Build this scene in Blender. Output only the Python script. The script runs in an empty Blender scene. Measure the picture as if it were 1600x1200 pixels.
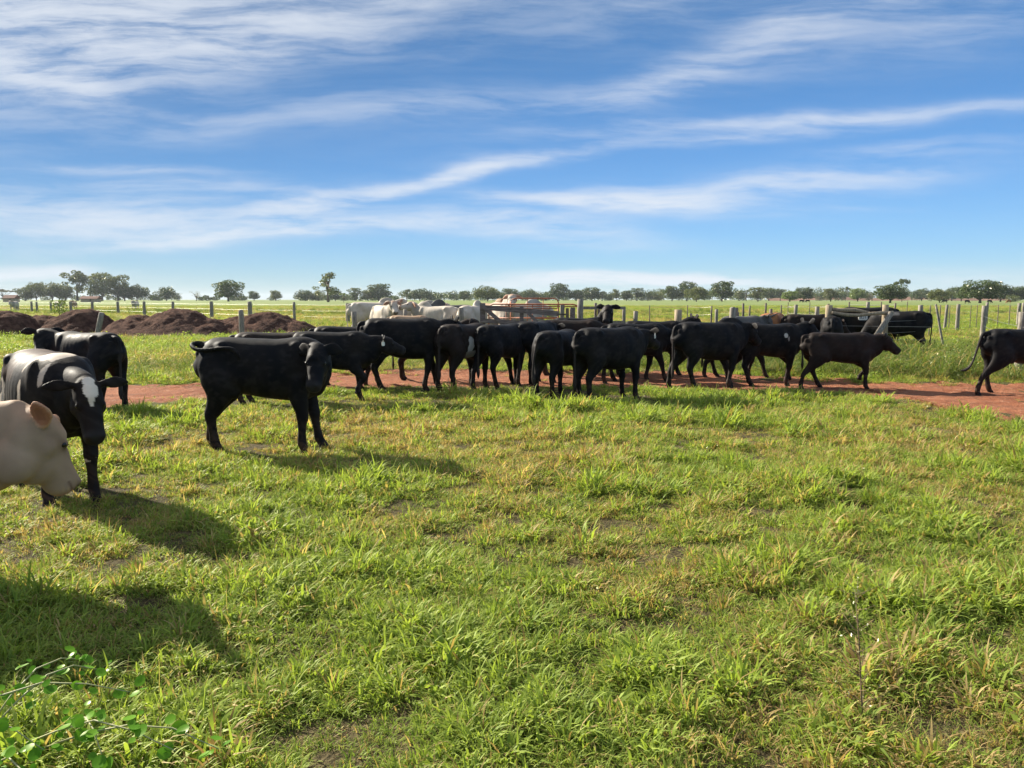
import bpy, math, random
import numpy as np
from mathutils import Vector, Matrix

scene = bpy.context.scene
COL = scene.collection
R = math.radians
rng = np.random.default_rng(7)
random.seed(7)

# ------------------------------------------------------------------ camera
F, CAMH, PITCH = 1209.0, 1.60, math.atan(132 / 1209.0)
cam = bpy.data.objects.new('camera', bpy.data.cameras.new('camera'))
COL.objects.link(cam)
cam.location = (0, 0, CAMH)
cam.rotation_euler = (math.pi / 2 - PITCH, 0, 0)
cam.data.sensor_width = 36
cam.data.lens = 36 * F / 1600
cam.data.clip_start = 0.05
cam.data.clip_end = 20000
scene.camera = cam

# ------------------------------------------------------------------ light
SUN_AZ, SUN_EL = R(-54), R(29)          # azimuth measured from +Y towards +X
to_sun = Vector((math.sin(SUN_AZ) * math.cos(SUN_EL), math.cos(SUN_AZ) * math.cos(SUN_EL), math.sin(SUN_EL)))
sd = bpy.data.lights.new('sun', 'SUN'); sd.energy = 5.0; sd.angle = R(0.7); sd.color = (1.0, 0.92, 0.78)
sun = bpy.data.objects.new('sun', sd); COL.objects.link(sun)
sun.rotation_euler = (-to_sun).to_track_quat('-Z', 'Y').to_euler()
sun.location = (-30, 15, 30)

scene.view_settings.view_transform = 'Standard'
scene.view_settings.look = 'None'
scene.view_settings.gamma = 1
EXPO = 1.45
scene.view_settings.exposure = EXPO

world = bpy.data.worlds.new('World'); scene.world = world; world.use_nodes = True
scene.cycles.max_bounces = 8; scene.cycles.transmission_bounces = 4; scene.cycles.diffuse_bounces = 3
scene.cycles.volume_bounces = 0


class NT:
    """short-hand node builder"""
    def __init__(s, nt): s.nt = nt
    def n(s, t, **k):
        nd = s.nt.nodes.new(t)
        for a, v in k.items(): setattr(nd, a, v)
        return nd
    def l(s, a, b): s.nt.links.new(a, b)
    def put(s, sock, v):
        if isinstance(v, bpy.types.NodeSocket): s.l(v, sock)
        else: sock.default_value = v
    def math(s, op, a, b=0.0, c=0.0, clamp=False):
        nd = s.n('ShaderNodeMath', operation=op, use_clamp=clamp)
        s.put(nd.inputs[0], a); s.put(nd.inputs[1], b); s.put(nd.inputs[2], c)
        return nd.outputs[0]
    def vm(s, op, a, b=(0, 0, 0)):
        nd = s.n('ShaderNodeVectorMath', operation=op)
        s.put(nd.inputs[0], a); s.put(nd.inputs[1], b)
        return nd.outputs['Value'] if op in ('DOT_PRODUCT', 'LENGTH') else nd.outputs[0]
    def mix(s, f, a, b, mode='MIX'):
        nd = s.n('ShaderNodeMix', data_type='RGBA', blend_type=mode)
        s.put(nd.inputs[0], f); s.put(nd.inputs[6], a); s.put(nd.inputs[7], b)
        return nd.outputs[2]
    def noise(s, vec, scale, detail=4, rough=0.55, dist=0.0):
        nd = s.n('ShaderNodeTexNoise')
        if vec is not None: s.l(vec, nd.inputs['Vector'])
        nd.inputs['Scale'].default_value = scale; nd.inputs['Detail'].default_value = detail
        nd.inputs['Roughness'].default_value = rough; nd.inputs['Distortion'].default_value = dist
        return nd.outputs['Fac']
    def ramp(s, f, stops):
        nd = s.n('ShaderNodeValToRGB'); s.l(f, nd.inputs[0])
        e = nd.color_ramp.elements
        while len(e) < len(stops): e.new(0.5)
        for i, (p, c) in enumerate(stops):
            e[i].position = p; e[i].color = (c, c, c, 1) if isinstance(c, (int, float)) else (*c, 1)
        return nd.outputs[0]
    def rng(s, f, a, b, c=0.0, d=1.0):
        nd = s.n('ShaderNodeMapRange'); nd.interpolation_type = 'SMOOTHSTEP'
        s.put(nd.inputs[0], f)
        for i, v in enumerate((a, b, c, d)): nd.inputs[i + 1].default_value = v
        return nd.outputs[0]


def build_world():
    w = NT(world.node_tree); world.node_tree.nodes.clear()
    out = w.n('ShaderNodeOutputWorld')
    sky = w.n('ShaderNodeTexSky', sky_type='NISHITA'); sky.sun_disc = False
    sky.sun_elevation = SUN_EL; sky.sun_rotation = SUN_AZ; sky.altitude = 300
    sky.air_density = 1.0; sky.dust_density = 0.15; sky.ozone_density = 3.5
    tc = w.n('ShaderNodeTexCoord')
    sep = w.n('ShaderNodeSeparateXYZ'); w.l(tc.outputs['Generated'], sep.inputs[0])
    yy = w.math('MAXIMUM', w.math('ABSOLUTE', sep.outputs[1]), 0.12)
    u = w.math('DIVIDE', sep.outputs[0], yy); v = w.math('DIVIDE', sep.outputs[2], yy)
    cmb = w.n('ShaderNodeCombineXYZ'); w.l(u, cmb.inputs[0]); w.l(v, cmb.inputs[1])
    uv = cmb.outputs[0]
    # wispy displacement
    m1 = w.n('ShaderNodeMapping'); w.l(uv, m1.inputs[0]); m1.inputs['Scale'].default_value = (2.2, 6, 1); m1.inputs['Rotation'].default_value = (0, 0, R(-8))
    nz = w.n('ShaderNodeTexNoise'); w.l(m1.outputs[0], nz.inputs['Vector']); nz.inputs['Scale'].default_value = 1.6; nz.inputs['Detail'].default_value = 5
    off = w.vm('MULTIPLY', w.vm('SUBTRACT', nz.outputs['Color'], (0.5, 0.5, 0.5)), (0.20, 0.045, 0))
    p = w.vm('ADD', uv, off)
    # fibre noises
    def fib(sx, sy, rot, sc, det=9, rough=.6, dist=0.3):
        m = w.n('ShaderNodeMapping'); w.l(p, m.inputs[0]); m.inputs['Scale'].default_value = (sx, sy, 1); m.inputs['Rotation'].default_value = (0, 0, R(rot))
        return w.noise(m.outputs[0], sc, det, rough, dist)
    fine = fib(1.3, 10, -10, 3.4, 11, .64, .12)
    mid = fib(1.0, 4, -14, 2.0, 6, .55)
    S = [(60, 45, 2, 290, 85, 1.5), (75, 125, -14, 150, 18, .75), (330, 95, 16, 320, 62, .50), (620, 15, 8, 330, 50, .55),
         (690, 285, 15, 170, 11, .95), (480, 325, 10, 110, 15, 1.0), (130, 348, 0, 300, 32, 1.0), (430, 369, 4, 240, 10, 1.1),
         (980, 322, -3, 190, 13, 1.3), (1170, 298, 5, 270, 20, .85), (860, 362, -4, 130, 18, .8), (1260, 193, 3, 340, 11, .75),
         (1120, 222, 4, 210, 9, .5), (1150, 95, 20, 270, 30, .50), (1450, 50, 10, 240, 50, .30), (1000, 30, 12, 280, 40, .26),
         (930, 437, 0, 160, 10, 3.2), (1050, 440, -1, 110, 6, 2.4), (40, 434, 0, 120, 14, 1.5), (200, 272, -1, 170, 7, .5), (820, 258, 12, 140, 9, .45),
         (850, 170, 6, 240, 22, .22), (1430, 240, 3, 160, 14, .3), (1450, 440, 0, 280, 18, .5), (640, 350, 3, 330, 16, .35), (500, 190, 5, 330, 22, .3),
         (300, 300, 0, 260, 14, .35), (1300, 330, 0, 60, 5, .4)]
    tot = None
    for (cx, cy, a, L, W, st) in S:
        m = w.n('ShaderNodeMapping', vector_type='TEXTURE'); w.l(p, m.inputs[0])
        m.inputs['Location'].default_value = ((cx - 800) / F, (468 - cy) / F, 0)
        m.inputs['Rotation'].default_value = (0, 0, R(a)); m.inputs['Scale'].default_value = (L / F, W / F, 1)
        d = w.vm('DOT_PRODUCT', m.outputs[0], m.outputs[0])
        e = w.math('MULTIPLY', w.math('POWER', 2.718, w.math('MULTIPLY', d, -1.0)), st)
        tot = e if tot is None else w.math('ADD', tot, e)
    fibm = w.math('ADD', w.rng(fine, .33, .70, .04, 1.35), w.math('MULTIPLY', w.rng(mid, .4, .7), .35))
    dens = w.math('MULTIPLY', tot, fibm)
    veil = w.math('MULTIPLY', w.rng(mid, .38, .78), w.math('MULTIPLY', w.rng(fine, .3, .8), .10))
    dens = w.math('ADD', dens, veil)
    hz = w.math('MULTIPLY', w.rng(v, 0.07, -0.01), .05)
    dens = w.math('ADD', dens, hz)
    dens = w.math('ADD', dens, w.math('MULTIPLY', w.rng(sep.outputs[2], .42, .80), 1.9))  # extra overhead cloud beyond the view, added to fill the shadows
    dens = w.math('MULTIPLY', dens, 0.70)
    dens = w.math('MINIMUM', w.math('SUBTRACT', 1.0, w.math('POWER', 2.718, w.math('MULTIPLY', dens, -1.5))), .92)
    b1 = w.n('ShaderNodeBackground')
    # grade of the clear sky: a little darker toward the sun and the zenith than the model gives, by fitted colour factors
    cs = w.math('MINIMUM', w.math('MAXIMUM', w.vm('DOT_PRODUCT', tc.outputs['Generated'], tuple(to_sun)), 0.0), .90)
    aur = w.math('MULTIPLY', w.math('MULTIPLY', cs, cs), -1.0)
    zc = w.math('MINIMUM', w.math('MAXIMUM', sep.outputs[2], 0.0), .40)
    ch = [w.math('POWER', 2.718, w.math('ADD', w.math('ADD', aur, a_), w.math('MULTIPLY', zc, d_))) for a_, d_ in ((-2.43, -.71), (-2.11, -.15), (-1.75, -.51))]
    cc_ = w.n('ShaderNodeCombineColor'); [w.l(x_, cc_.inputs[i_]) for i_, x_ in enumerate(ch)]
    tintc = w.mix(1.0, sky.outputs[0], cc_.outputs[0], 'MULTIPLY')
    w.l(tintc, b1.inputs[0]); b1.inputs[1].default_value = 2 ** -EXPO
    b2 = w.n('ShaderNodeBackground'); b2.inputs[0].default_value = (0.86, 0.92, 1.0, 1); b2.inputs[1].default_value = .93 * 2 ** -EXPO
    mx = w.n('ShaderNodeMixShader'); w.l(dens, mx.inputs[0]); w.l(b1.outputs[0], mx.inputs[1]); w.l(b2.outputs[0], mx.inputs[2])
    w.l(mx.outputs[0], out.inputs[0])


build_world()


# ------------------------------------------------------------------ projection of the survey points
def ray(px, py):
    d = Vector(((px - 800) / F, math.cos(PITCH), -math.sin(PITCH))) + Vector((0, math.sin(PITCH), math.cos(PITCH))) * ((600 - py) / F)
    return d
def G(px, py, z=0.0):
    d = ray(px, py); t = (z - CAMH) / d.z
    return Vector((d.x * t, d.y * t, z))
def AT(px, dist, z=0.0):
    """point at plan distance y=dist under picture column px (near the horizon)"""
    return Vector(((px - 800) / F * dist * 1.0 * (math.cos(PITCH) + (CAMH - z) / dist * math.sin(PITCH)), dist, z))


# ------------------------------------------------------------------ value noise
_P = np.random.default_rng(3).random((256, 256))
def vnoise(x, y):
    x = np.asarray(x, float); y = np.asarray(y, float)
    xi = np.floor(x).astype(int); yi = np.floor(y).astype(int)
    fx = x - xi; fy = y - yi; fx = fx * fx * (3 - 2 * fx); fy = fy * fy * (3 - 2 * fy)
    g = lambda a, b: _P[a & 255, b & 255]
    return (g(xi, yi) * (1 - fx) + g(xi + 1, yi) * fx) * (1 - fy) + (g(xi, yi + 1) * (1 - fx) + g(xi + 1, yi + 1) * fx) * fy
def fbm(x, y, o=4):
    s = 0; a = .5; t = 0
    for i in range(o):
        s = s + a * vnoise(x * 2 ** i + 17.3 * i, y * 2 ** i + 5.1 * i); t += a; a *= .5
    return s / t

# dirt track: near and far edge (survey columns) in plan
TRK = [(-400, 700, 616), (60, 660, 608), (170, 634, 605), (260, 627, 603), (400, 612, 596), (560, 605, 582), (700, 604, 581), (850, 604, 580), (1000, 605, 580),
       (1150, 607, 586), (1300, 612, 592), (1400, 620, 597), (1500, 630, 600), (1600, 648, 603), (1800, 700, 612), (2100, 790, 625)]
_tn = np.array([G(a, b)[:2] for a, b, c in TRK]); _tf = np.array([G(a, c)[:2] for a, b, c in TRK])
def trk_near(x): return np.interp(x, _tn[:, 0], _tn[:, 1])
def trk_far(x): return np.interp(x, _tf[:, 0], _tf[:, 1])
def on_track(x, y):
    w = (fbm(x * 1.7, y * 1.7 + 9) - .5) * 1.5
    n = trk_near(x) + w * .8; f = trk_far(x) + w
    return np.minimum(y - n, f - y)       # >0 inside

def gz(x, y):
    x = np.asarray(x, float); y = np.asarray(y, float)
    near = np.clip(1 - y / 60, 0, 1)
    z = (fbm(x * .9, y * .9) - .5) * .10 * near + (fbm(x * .22 + 7, y * .22) - .5) * .12 * near
    t = np.clip(on_track(x, y) * 2.0, 0, 1)
    return z * (1 - .6 * t) - .05 * t


# ------------------------------------------------------------------ mesh helpers
def tag(o, label=None, cat=None, group=None, kind=None):
    if label: o['label'] = label
    if cat: o['category'] = cat
    if group: o['group'] = group
    if kind: o['kind'] = kind
    return o
def link(name, me, mat=None, parent=None, loc=None):
    o = bpy.data.objects.new(name, me); COL.objects.link(o)
    if mat is not None and me is not None and not me.materials: me.materials.append(mat)
    if parent is not None: o.parent = parent
    if loc is not None: o.location = loc
    return o
def empty(name, loc=(0, 0, 0), rz=0.0):
    o = bpy.data.objects.new(name, None); COL.objects.link(o); o.location = loc; o.rotation_euler = (0, 0, rz); o.empty_display_size = .1
    return o
def np_mesh(name, V, Fc, smooth=False, nper=None):
    """V (n,3); Fc (m,k) int array"""
    V = np.asarray(V, np.float32); Fc = np.asarray(Fc, np.int32)
    me = bpy.data.meshes.new(name)
    me.vertices.add(len(V)); me.vertices.foreach_set('co', V.ravel())
    k = Fc.shape[1]
    me.loops.add(Fc.size); me.loops.foreach_set('vertex_index', Fc.ravel())
    me.polygons.add(len(Fc)); me.polygons.foreach_set('loop_start', np.arange(0, Fc.size, k, dtype=np.int32))
    me.polygons.foreach_set('loop_total', np.full(len(Fc), k, np.int32))
    if smooth: me.polygons.foreach_set('use_smooth', np.ones(len(Fc), bool))
    me.update(calc_edges=True); me.validate()
    return me
def set_col(me, name, C):
    C = np.asarray(C, np.float32)
    if C.shape[1] == 3: C = np.hstack([C, np.ones((len(C), 1), np.float32)])
    a = me.color_attributes.new(name, 'FLOAT_COLOR', 'POINT'); a.data.foreach_set('color', C.ravel())

class MB:
    """collects quads / tris into one mesh"""
    def __init__(s): s.V = []; s.Fq = []; s.n = 0
    def add(s, V, Fs):
        V = [tuple(v) for v in V]; s.V += V; s.Fq += [tuple(i + s.n for i in f) for f in Fs]; s.n += len(V)
    def tube(s, pts, rad, seg=8, caps=True, wob=0.0, flat=1.0):
        pts = [Vector(p) for p in pts]
        rad = [rad] * len(pts) if isinstance(rad, (int, float)) else rad
        V = []; Fs = []
        for i, p in enumerate(pts):
            t = (pts[min(i + 1, len(pts) - 1)] - pts[max(i - 1, 0)]).normalized()
            a = Vector((0, 0, 1)) if abs(t.z) < .9 else Vector((1, 0, 0))
            b = t.cross(a).normalized(); c = b.cross(t).normalized()
            for k in range(seg):
                th = 2 * math.pi * k / seg; r = rad[i] * (1 + random.uniform(-wob, wob))
                V.append(p + b * math.cos(th) * r + c * math.sin(th) * r * flat)
        for i in range(len(pts) - 1):
            for k in range(seg):
                Fs.append((i * seg + k, i * seg + (k + 1) % seg, (i + 1) * seg + (k + 1) % seg, (i + 1) * seg + k))
        if caps:
            Fs.append(tuple(range(seg))[::-1]); Fs.append(tuple((len(pts) - 1) * seg + k for k in range(seg)))
        s.add(V, Fs)
    def box(s, c, d, rz=0.0, mat=None):
        c = Vector(c); V = []
        for x in (-.5, .5):
            for y in (-.5, .5):
                for z in (-.5, .5):
                    v = Vector((x * d[0], y * d[1], z * d[2]))
                    v = (mat @ v) if mat is not None else Matrix.Rotation(rz, 3, 'Z') @ v
                    V.append(c + v)
        s.add(V, [(0, 1, 3, 2), (4, 6, 7, 5), (0, 4, 5, 1), (2, 3, 7, 6), (0, 2, 6, 4), (1, 5, 7, 3)])
    def mesh(s, name, smooth=False):
        me = bpy.data.meshes.new(name); me.from_pydata(s.V, [], s.Fq)
        if smooth:
            me.polygons.foreach_set('use_smooth', np.ones(len(me.polygons), bool))
        me.update(); return me


# ------------------------------------------------------------------ materials
def mat_new(name):
    m = bpy.data.materials.new(name); m.use_nodes = True; m.node_tree.nodes.clear()
    w = NT(m.node_tree); out = w.n('ShaderNodeOutputMaterial')
    return m, w, out
def bump(w, h, strength, dist=.02):
    b = w.n('ShaderNodeBump'); w.l(h, b.inputs['Height']); b.inputs['Strength'].default_value = strength; b.inputs['Distance'].default_value = dist
    return b.outputs[0]

def coat_mat():
    m, w, out = mat_new('coat')
    a = w.n('ShaderNodeAttribute', attribute_name='coat')
    tc = w.n('ShaderNodeTexCoord').outputs['Object']
    n1 = w.noise(tc, 7, 4); n2 = w.noise(tc, 90, 2)
    mp = w.n('ShaderNodeMapping'); w.l(tc, mp.inputs[0]); mp.inputs['Scale'].default_value = (60, 220, 120)
    hair = w.noise(mp.outputs[0], 1.0, 2)
    f = w.math('ADD', .72, w.math('MULTIPLY', n1, .56))
    c = w.mix(1.0, a.outputs[0], (1, 1, 1, 1), 'MULTIPLY')
    c = w.vm('SCALE', c); c.node.inputs['Scale'].default_value = 1; w.l(f, c.node.inputs['Scale'])
    p = w.n('ShaderNodeBsdfPrincipled'); w.l(c, p.inputs['Base Color'])
    w.l(w.rng(n1, .3, .7, .56, .72), p.inputs['Roughness']); p.inputs['Specular IOR Level'].default_value = .10
    p.inputs['Sheen Weight'].default_value = .0; p.inputs['Sheen Roughness'].default_value = .35; p.inputs['Sheen Tint'].default_value = (.9, .85, .8, 1)
    h = w.math('ADD', w.math('MULTIPLY', n1, 1.0), w.math('MULTIPLY', hair, .10))
    w.l(bump(w, h, .22, .02), p.inputs['Normal'])
    w.l(p.outputs[0], out.inputs[0]); return m
COAT = coat_mat()

def simple(name, col, rough=.7, spec=.3, nscale=None, namt=.3, metal=0.0, bscale=None, stretch=(1, 1, 1), bs=.4):
    m, w, out = mat_new(name)
    p = w.n('ShaderNodeBsdfPrincipled'); p.inputs['Roughness'].default_value = rough; p.inputs['Specular IOR Level'].default_value = spec; p.inputs['Metallic'].default_value = metal
    if nscale:
        tc = w.n('ShaderNodeTexCoord').outputs['Object']
        mp = w.n('ShaderNodeMapping'); w.l(tc, mp.inputs[0]); mp.inputs['Scale'].default_value = stretch
        n = w.noise(mp.outputs[0], nscale, 6, .6)
        a = tuple(c * (1 - namt) for c in col) + (1,); b = tuple(min(1, c * (1 + namt)) for c in col) + (1,)
        w.l(w.mix(w.rng(n, .3, .7), a, b), p.inputs['Base Color'])
        w.l(bump(w, n, bs, .02), p.inputs['Normal'])
    else: p.inputs['Base Color'].default_value = (*col, 1)
    w.l(p.outputs[0], out.inputs[0]); return m
M_EYE = simple('eye', (.01, .008, .006), .3, .4)
M_TAG = simple('ear_tag', (.75, .72, .64), .5, .3)
M_TAGY = simple('ear_tag_yellow', (.75, .55, .12), .5, .3)
M_INK = simple('ink', (.02, .02, .03), .6)
M_POST = simple('weathered_wood', (.22, .195, .16), .85, .2, 9, .45, stretch=(6, 6, .6), bs=.8)
M_POSTW = simple('warm_wood', (.30, .235, .155), .8, .25, 8, .4, stretch=(6, 6, .6), bs=.7)
M_POSTD = simple('dark_wood', (.16, .13, .105), .85, .2, 8, .45, stretch=(6, 6, .7), bs=.8)
M_BOARD = simple('board_wood', (.17, .135, .12), .85, .2, 5, .45, stretch=(.7, 6, 8), bs=.7)
M_ORANGE = simple('rusty_orange_paint', (.34, .115, .055), .6, .35, 9, .35)
M_WIRE = simple('wire', (.25, .24, .23), .5, .5, None, metal=.6)
M_BARK = simple('bark', (.13, .105, .08), .9, .15, 3, .4, stretch=(2, 2, .5), bs=1)
M_ROOF = simple('roof_tiles', (.16, .075, .05), .85, .2, 3, .3)
M_PLASTER = simple('house_wall', (.40, .30, .22), .9, .2, 2, .2)

def leaf_mat(name, cols, dry, transl=.42, rough=.45, attr='blade', inst=True):
    """cols: dark green, light green; dry: straw colour; blade attr: r=dryness seed, g=shade seed, b=along the blade"""
    m, w, out = mat_new(name)
    a = w.n('ShaderNodeAttribute', attribute_name=attr)
    sp = w.n('ShaderNodeSeparateColor'); w.l(a.outputs[0], sp.inputs[0])
    if inst:
        t = w.n('ShaderNodeAttribute', attribute_name='tint', attribute_type='INSTANCER')
        st = w.n('ShaderNodeSeparateXYZ'); w.l(t.outputs['Vector'], st.inputs[0])
        dryv, hue = st.outputs[0], st.outputs[1]
    else:
        oi = w.n('ShaderNodeObjectInfo'); dryv = 0.0; hue = oi.outputs['Random']
    g = w.mix(w.math('ADD', w.math('MULTIPLY', sp.outputs[1], .6), w.math('MULTIPLY', hue, .4)), (*cols[0], 1), (*cols[1], 1))
    g = w.mix(w.math('MULTIPLY', w.rng(sp.outputs[2], .55, 1.0), .30), g, (*cols[2], 1))
    d = w.rng(w.math('SUBTRACT', dryv if isinstance(dryv, bpy.types.NodeSocket) else w.math('ADD', 0.0, 0.0), sp.outputs[0]), -.04, .04)
    c = w.mix(d, g, w.mix(sp.outputs[1], (*dry[0], 1), (*dry[1], 1)))
    df = w.n('ShaderNodeBsdfDiffuse'); w.l(c, df.inputs[0])
    tr = w.n('ShaderNodeBsdfTranslucent'); w.l(w.mix(1.0, c, (1.15, 1.12, .62, 1), 'MULTIPLY'), tr.inputs[0])
    mx = w.n('ShaderNodeMixShader'); mx.inputs[0].default_value = transl; w.l(df.outputs[0], mx.inputs[1]); w.l(tr.outputs[0], mx.inputs[2])
    gl = w.n('ShaderNodeBsdfGlossy'); gl.inputs['Roughness'].default_value = rough; gl.inputs[0].default_value = (.95, .93, .75, 1)
    fr = w.n('ShaderNodeFresnel'); fr.inputs[0].default_value = 1.38
    m2 = w.n('ShaderNodeMixShader'); w.l(w.math('MULTIPLY', fr.outputs[0], .20), m2.inputs[0]); w.l(mx.outputs[0], m2.inputs[1]); w.l(gl.outputs[0], m2.inputs[2])
    w.l(m2.outputs[0], out.inputs[0]); return m
GCOL = [(.112, .185, .034), (.345, .445, .075), (.52, .55, .13)]
GDRY = [(.30, .195, .080), (.56, .43, .20)]
M_GRASS = leaf_mat('grass_blades', GCOL, GDRY, .52, .48)
M_WEED = leaf_mat('weed_leaves', [(.075, .130, .025), (.190, .250, .050), (.26, .30, .08)], GDRY, .45, .6)
M_TREES = [leaf_mat('tree_leaves_%d' % i, c, GDRY, .28, .5, 'blade', False) for i, c in enumerate([
    [(.036, .062, .024), (.088, .125, .042), (.11, .14, .05)],
    [(.080, .100, .040), (.150, .175, .070), (.16, .18, .07)],
    [(.100, .150, .040), (.190, .250, .070), (.20, .25, .08)],
    [(.095, .085, .060), (.160, .140, .095), (.16, .14, .10)]])]
M_VINE = leaf_mat('vine_leaves', [(.08, .22, .02), (.20, .40, .035), (.26, .44, .05)], GDRY, .5, .3, 'blade', False)

def ground_mat():
    m, w, out = mat_new('ground')
    geo = w.n('ShaderNodeNewGeometry'); P = geo.outputs['Position']
    n1 = w.noise(P, .5, 6, .6); n2 = w.noise(P, 5, 6, .65); n3 = w.noise(P, 45, 4, .6)
    soil = w.mix(w.rng(n2, .35, .65), (.045, .036, .018, 1), (.095, .075, .036, 1))
    soil = w.mix(w.rng(n3, .45, .75), soil, (.16, .135, .065, 1))
    # far pasture seen edge-on: broad bands of greener and drier grass
    mp = w.n('ShaderNodeMapping'); w.l(P, mp.inputs[0]); mp.inputs['Scale'].default_value = (.35, 1, 1)
    f1 = w.noise(mp.outputs[0], .03, 5, .6); f2 = w.noise(mp.outputs[0], .25, 6, .65)
    far = w.mix(w.rng(f1, .3, .7), (.130, .178, .055, 1), (.200, .228, .085, 1))
    far = w.mix(w.math('MULTIPLY', w.rng(f2, .45, .75), .45), far, (.11, .15, .045, 1))
    sp = w.n('ShaderNodeSeparateXYZ'); w.l(P, sp.inputs[0])
    c = w.mix(w.rng(sp.outputs[1], 16, 34), soil, far)
    p = w.n('ShaderNodeBsdfPrincipled'); w.l(c, p.inputs['Base Color']); p.inputs['Roughness'].default_value = .95; p.inputs['Specular IOR Level'].default_value = .1
    h = w.math('ADD', n3, w.math('MULTIPLY', n2, 1.5)); w.l(bump(w, h, 1.0, .04), p.inputs['Normal'])
    w.l(p.outputs[0], out.inputs[0]); return m
def dirt_mat():
    m, w, out = mat_new('red_dirt')
    P = w.n('ShaderNodeNewGeometry').outputs['Position']
    mp = w.n('ShaderNodeMapping'); w.l(P, mp.inputs[0]); mp.inputs['Scale'].default_value = (.6, 1.6, 1)
    n1 = w.noise(mp.outputs[0], 1.1, 6, .6); n2 = w.noise(P, 9, 6, .65); n3 = w.noise(P, 60, 3, .6)
    c = w.mix(w.rng(n1, .3, .7), (.27, .092, .046, 1), (.43, .178, .095, 1))
    c = w.mix(w.rng(n2, .5, .72), c, (.50, .27, .17, 1))
    c = w.mix(w.math('MULTIPLY', w.rng(n3, .5, .62), .75), c, (.17, .075, .04, 1))
    c = w.mix(w.math('MULTIPLY', w.rng(w.noise(P, 2.6, 5, .7), .52, .62), .6), c, (.21, .10, .06, 1))
    p = w.n('ShaderNodeBsdfPrincipled'); w.l(c, p.inputs['Base Color']); p.inputs['Roughness'].default_value = .95; p.inputs['Specular IOR Level'].default_value = .12
    vo = w.n('ShaderNodeTexVoronoi'); vo.feature = 'SMOOTH_F1'; vo.inputs['Scale'].default_value = 4.5; w.l(w.vm('ADD', P, w.vm('SCALE', w.n('ShaderNodeTexNoise').outputs['Color'])), vo.inputs['Vector'])
    w.l(bump(w, w.math('ADD', w.math('ADD', n2, w.math('MULTIPLY', vo.outputs['Distance'], .45)), w.math('MULTIPLY', n3, .6)), 1.0, .10), p.inputs['Normal'])
    w.l(p.outputs[0], out.inputs[0]); return m
def mound_mat():
    m, w, out = mat_new('dark_soil')
    P = w.n('ShaderNodeNewGeometry').outputs['Position']
    n2 = w.noise(P, 3, 7, .7); n3 = w.noise(P, 14, 4, .6)
    c = w.mix(w.rng(n2, .35, .65), (.060, .033, .026, 1), (.150, .085, .062, 1))
    c = w.mix(w.rng(n3, .6, .75), c, (.16, .10, .07, 1))
    p = w.n('ShaderNodeBsdfPrincipled'); w.l(c, p.inputs['Base Color']); p.inputs['Roughness'].default_value = 1; p.inputs['Specular IOR Level'].default_value = .05
    w.l(bump(w, w.math('ADD', n2, n3), 1.0, .2), p.inputs['Normal'])
    w.l(p.outputs[0], out.inputs[0]); return m


# ------------------------------------------------------------------ ground, track, mounds
def grid_mesh(name, xs, ys, zf):
    X, Y = np.meshgrid(xs, ys); Z = zf(X, Y)
    V = np.stack([X, Y, Z], -1).reshape(-1, 3); nx, ny = len(xs), len(ys)
    i = np.arange((ny - 1) * (nx - 1)); r = i // (nx - 1); c = i % (nx - 1); a = r * nx + c
    return np_mesh(name, V, np.stack([a, a + 1, a + nx + 1, a + nx], -1), True)
def dense(a, b, fine_a, fine_b, st, mult=1.25):
    out = list(np.arange(fine_a, fine_b + 1e-6, st)); s = st; v = fine_b
    while v < b: s *= mult; v += s; out.append(min(v, b))
    s = st; v = fine_a; pre = []
    while v > a: s *= mult; v -= s; pre.append(max(v, a))
    return np.array(pre[::-1] + out)
gx = dense(-8000, 8000, -16, 16, .14); gy = dense(-60, 9000, -1, 22, .12)
ground = link('ground', grid_mesh('ground', gx, gy, gz), ground_mat()); tag(ground, kind='structure')

def track_mesh():
    xs = np.arange(-16, 22, .12); rows = 28; V = []
    for x in xs:
        n = float(trk_near(x)) - .5; f = float(trk_far(x)) + .5
        for k in range(rows): V.append((x, n + (f - n) * k / (rows - 1)))
    V = np.array(V); ins = on_track(V[:, 0], V[:, 1])
    z = gz(V[:, 0], V[:, 1]) + np.clip(ins * .12 + .012, -.05, .02) + (fbm(V[:, 0] * 4, V[:, 1] * 4) - .5) * .09
    V3 = np.column_stack([V, z]); nx = len(xs)
    i = np.arange((nx - 1) * (rows - 1)); c = i // (rows - 1); r = i % (rows - 1); a = c * rows + r
    return np_mesh('dirt_path', V3, np.stack([a, a + rows, a + rows + 1, a + 1], -1), True)
track = link('dirt_path', track_mesh(), dirt_mat()); tag(track, kind='structure')

M_MOUND = mound_mat()
def mound(label, px0, px1, d, peaks, wy):
    x0 = AT(px0, d).x; x1 = AT(px1, d).x; cx = (x0 + x1) / 2; hw = (x1 - x0) / 2
    xs = np.arange(-hw, hw + .01, .09); ys = np.arange(-wy, wy + .01, .09)
    def zf(X, Y):
        z = np.full(X.shape, -.3)
        for (px, h, w) in peaks:
            u = (X - (AT(px, d).x - cx)) / w; v = Y / (wy * .62)
            z = np.maximum(z, h * np.exp(-(u * u) ** 1.35 - v * v * 1.0) - .02)
        e = np.clip(1 - (np.abs(X) / hw) ** 6, 0, 1) * np.clip(1 - (np.abs(Y) / wy) ** 4, 0, 1)
        n = (fbm(X * 1.1 + cx, Y * 1.3) - .5) * .38 + (fbm(X * 5 + cx, Y * 5) - .5) * .16 + (fbm(X * 13 + cx, Y * 13, 2) - .5) * .09
        return (z + n * np.clip(z + .2, 0, .8) * 1.0) * e - .3 * (1 - e)
    o = link('soil_mound', grid_mesh('soil_mound', xs, ys, zf), M_MOUND, loc=(cx, d, 0))
    tag(o, label, 'soil mound', 'mounds of dark soil by the far fence')
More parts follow.
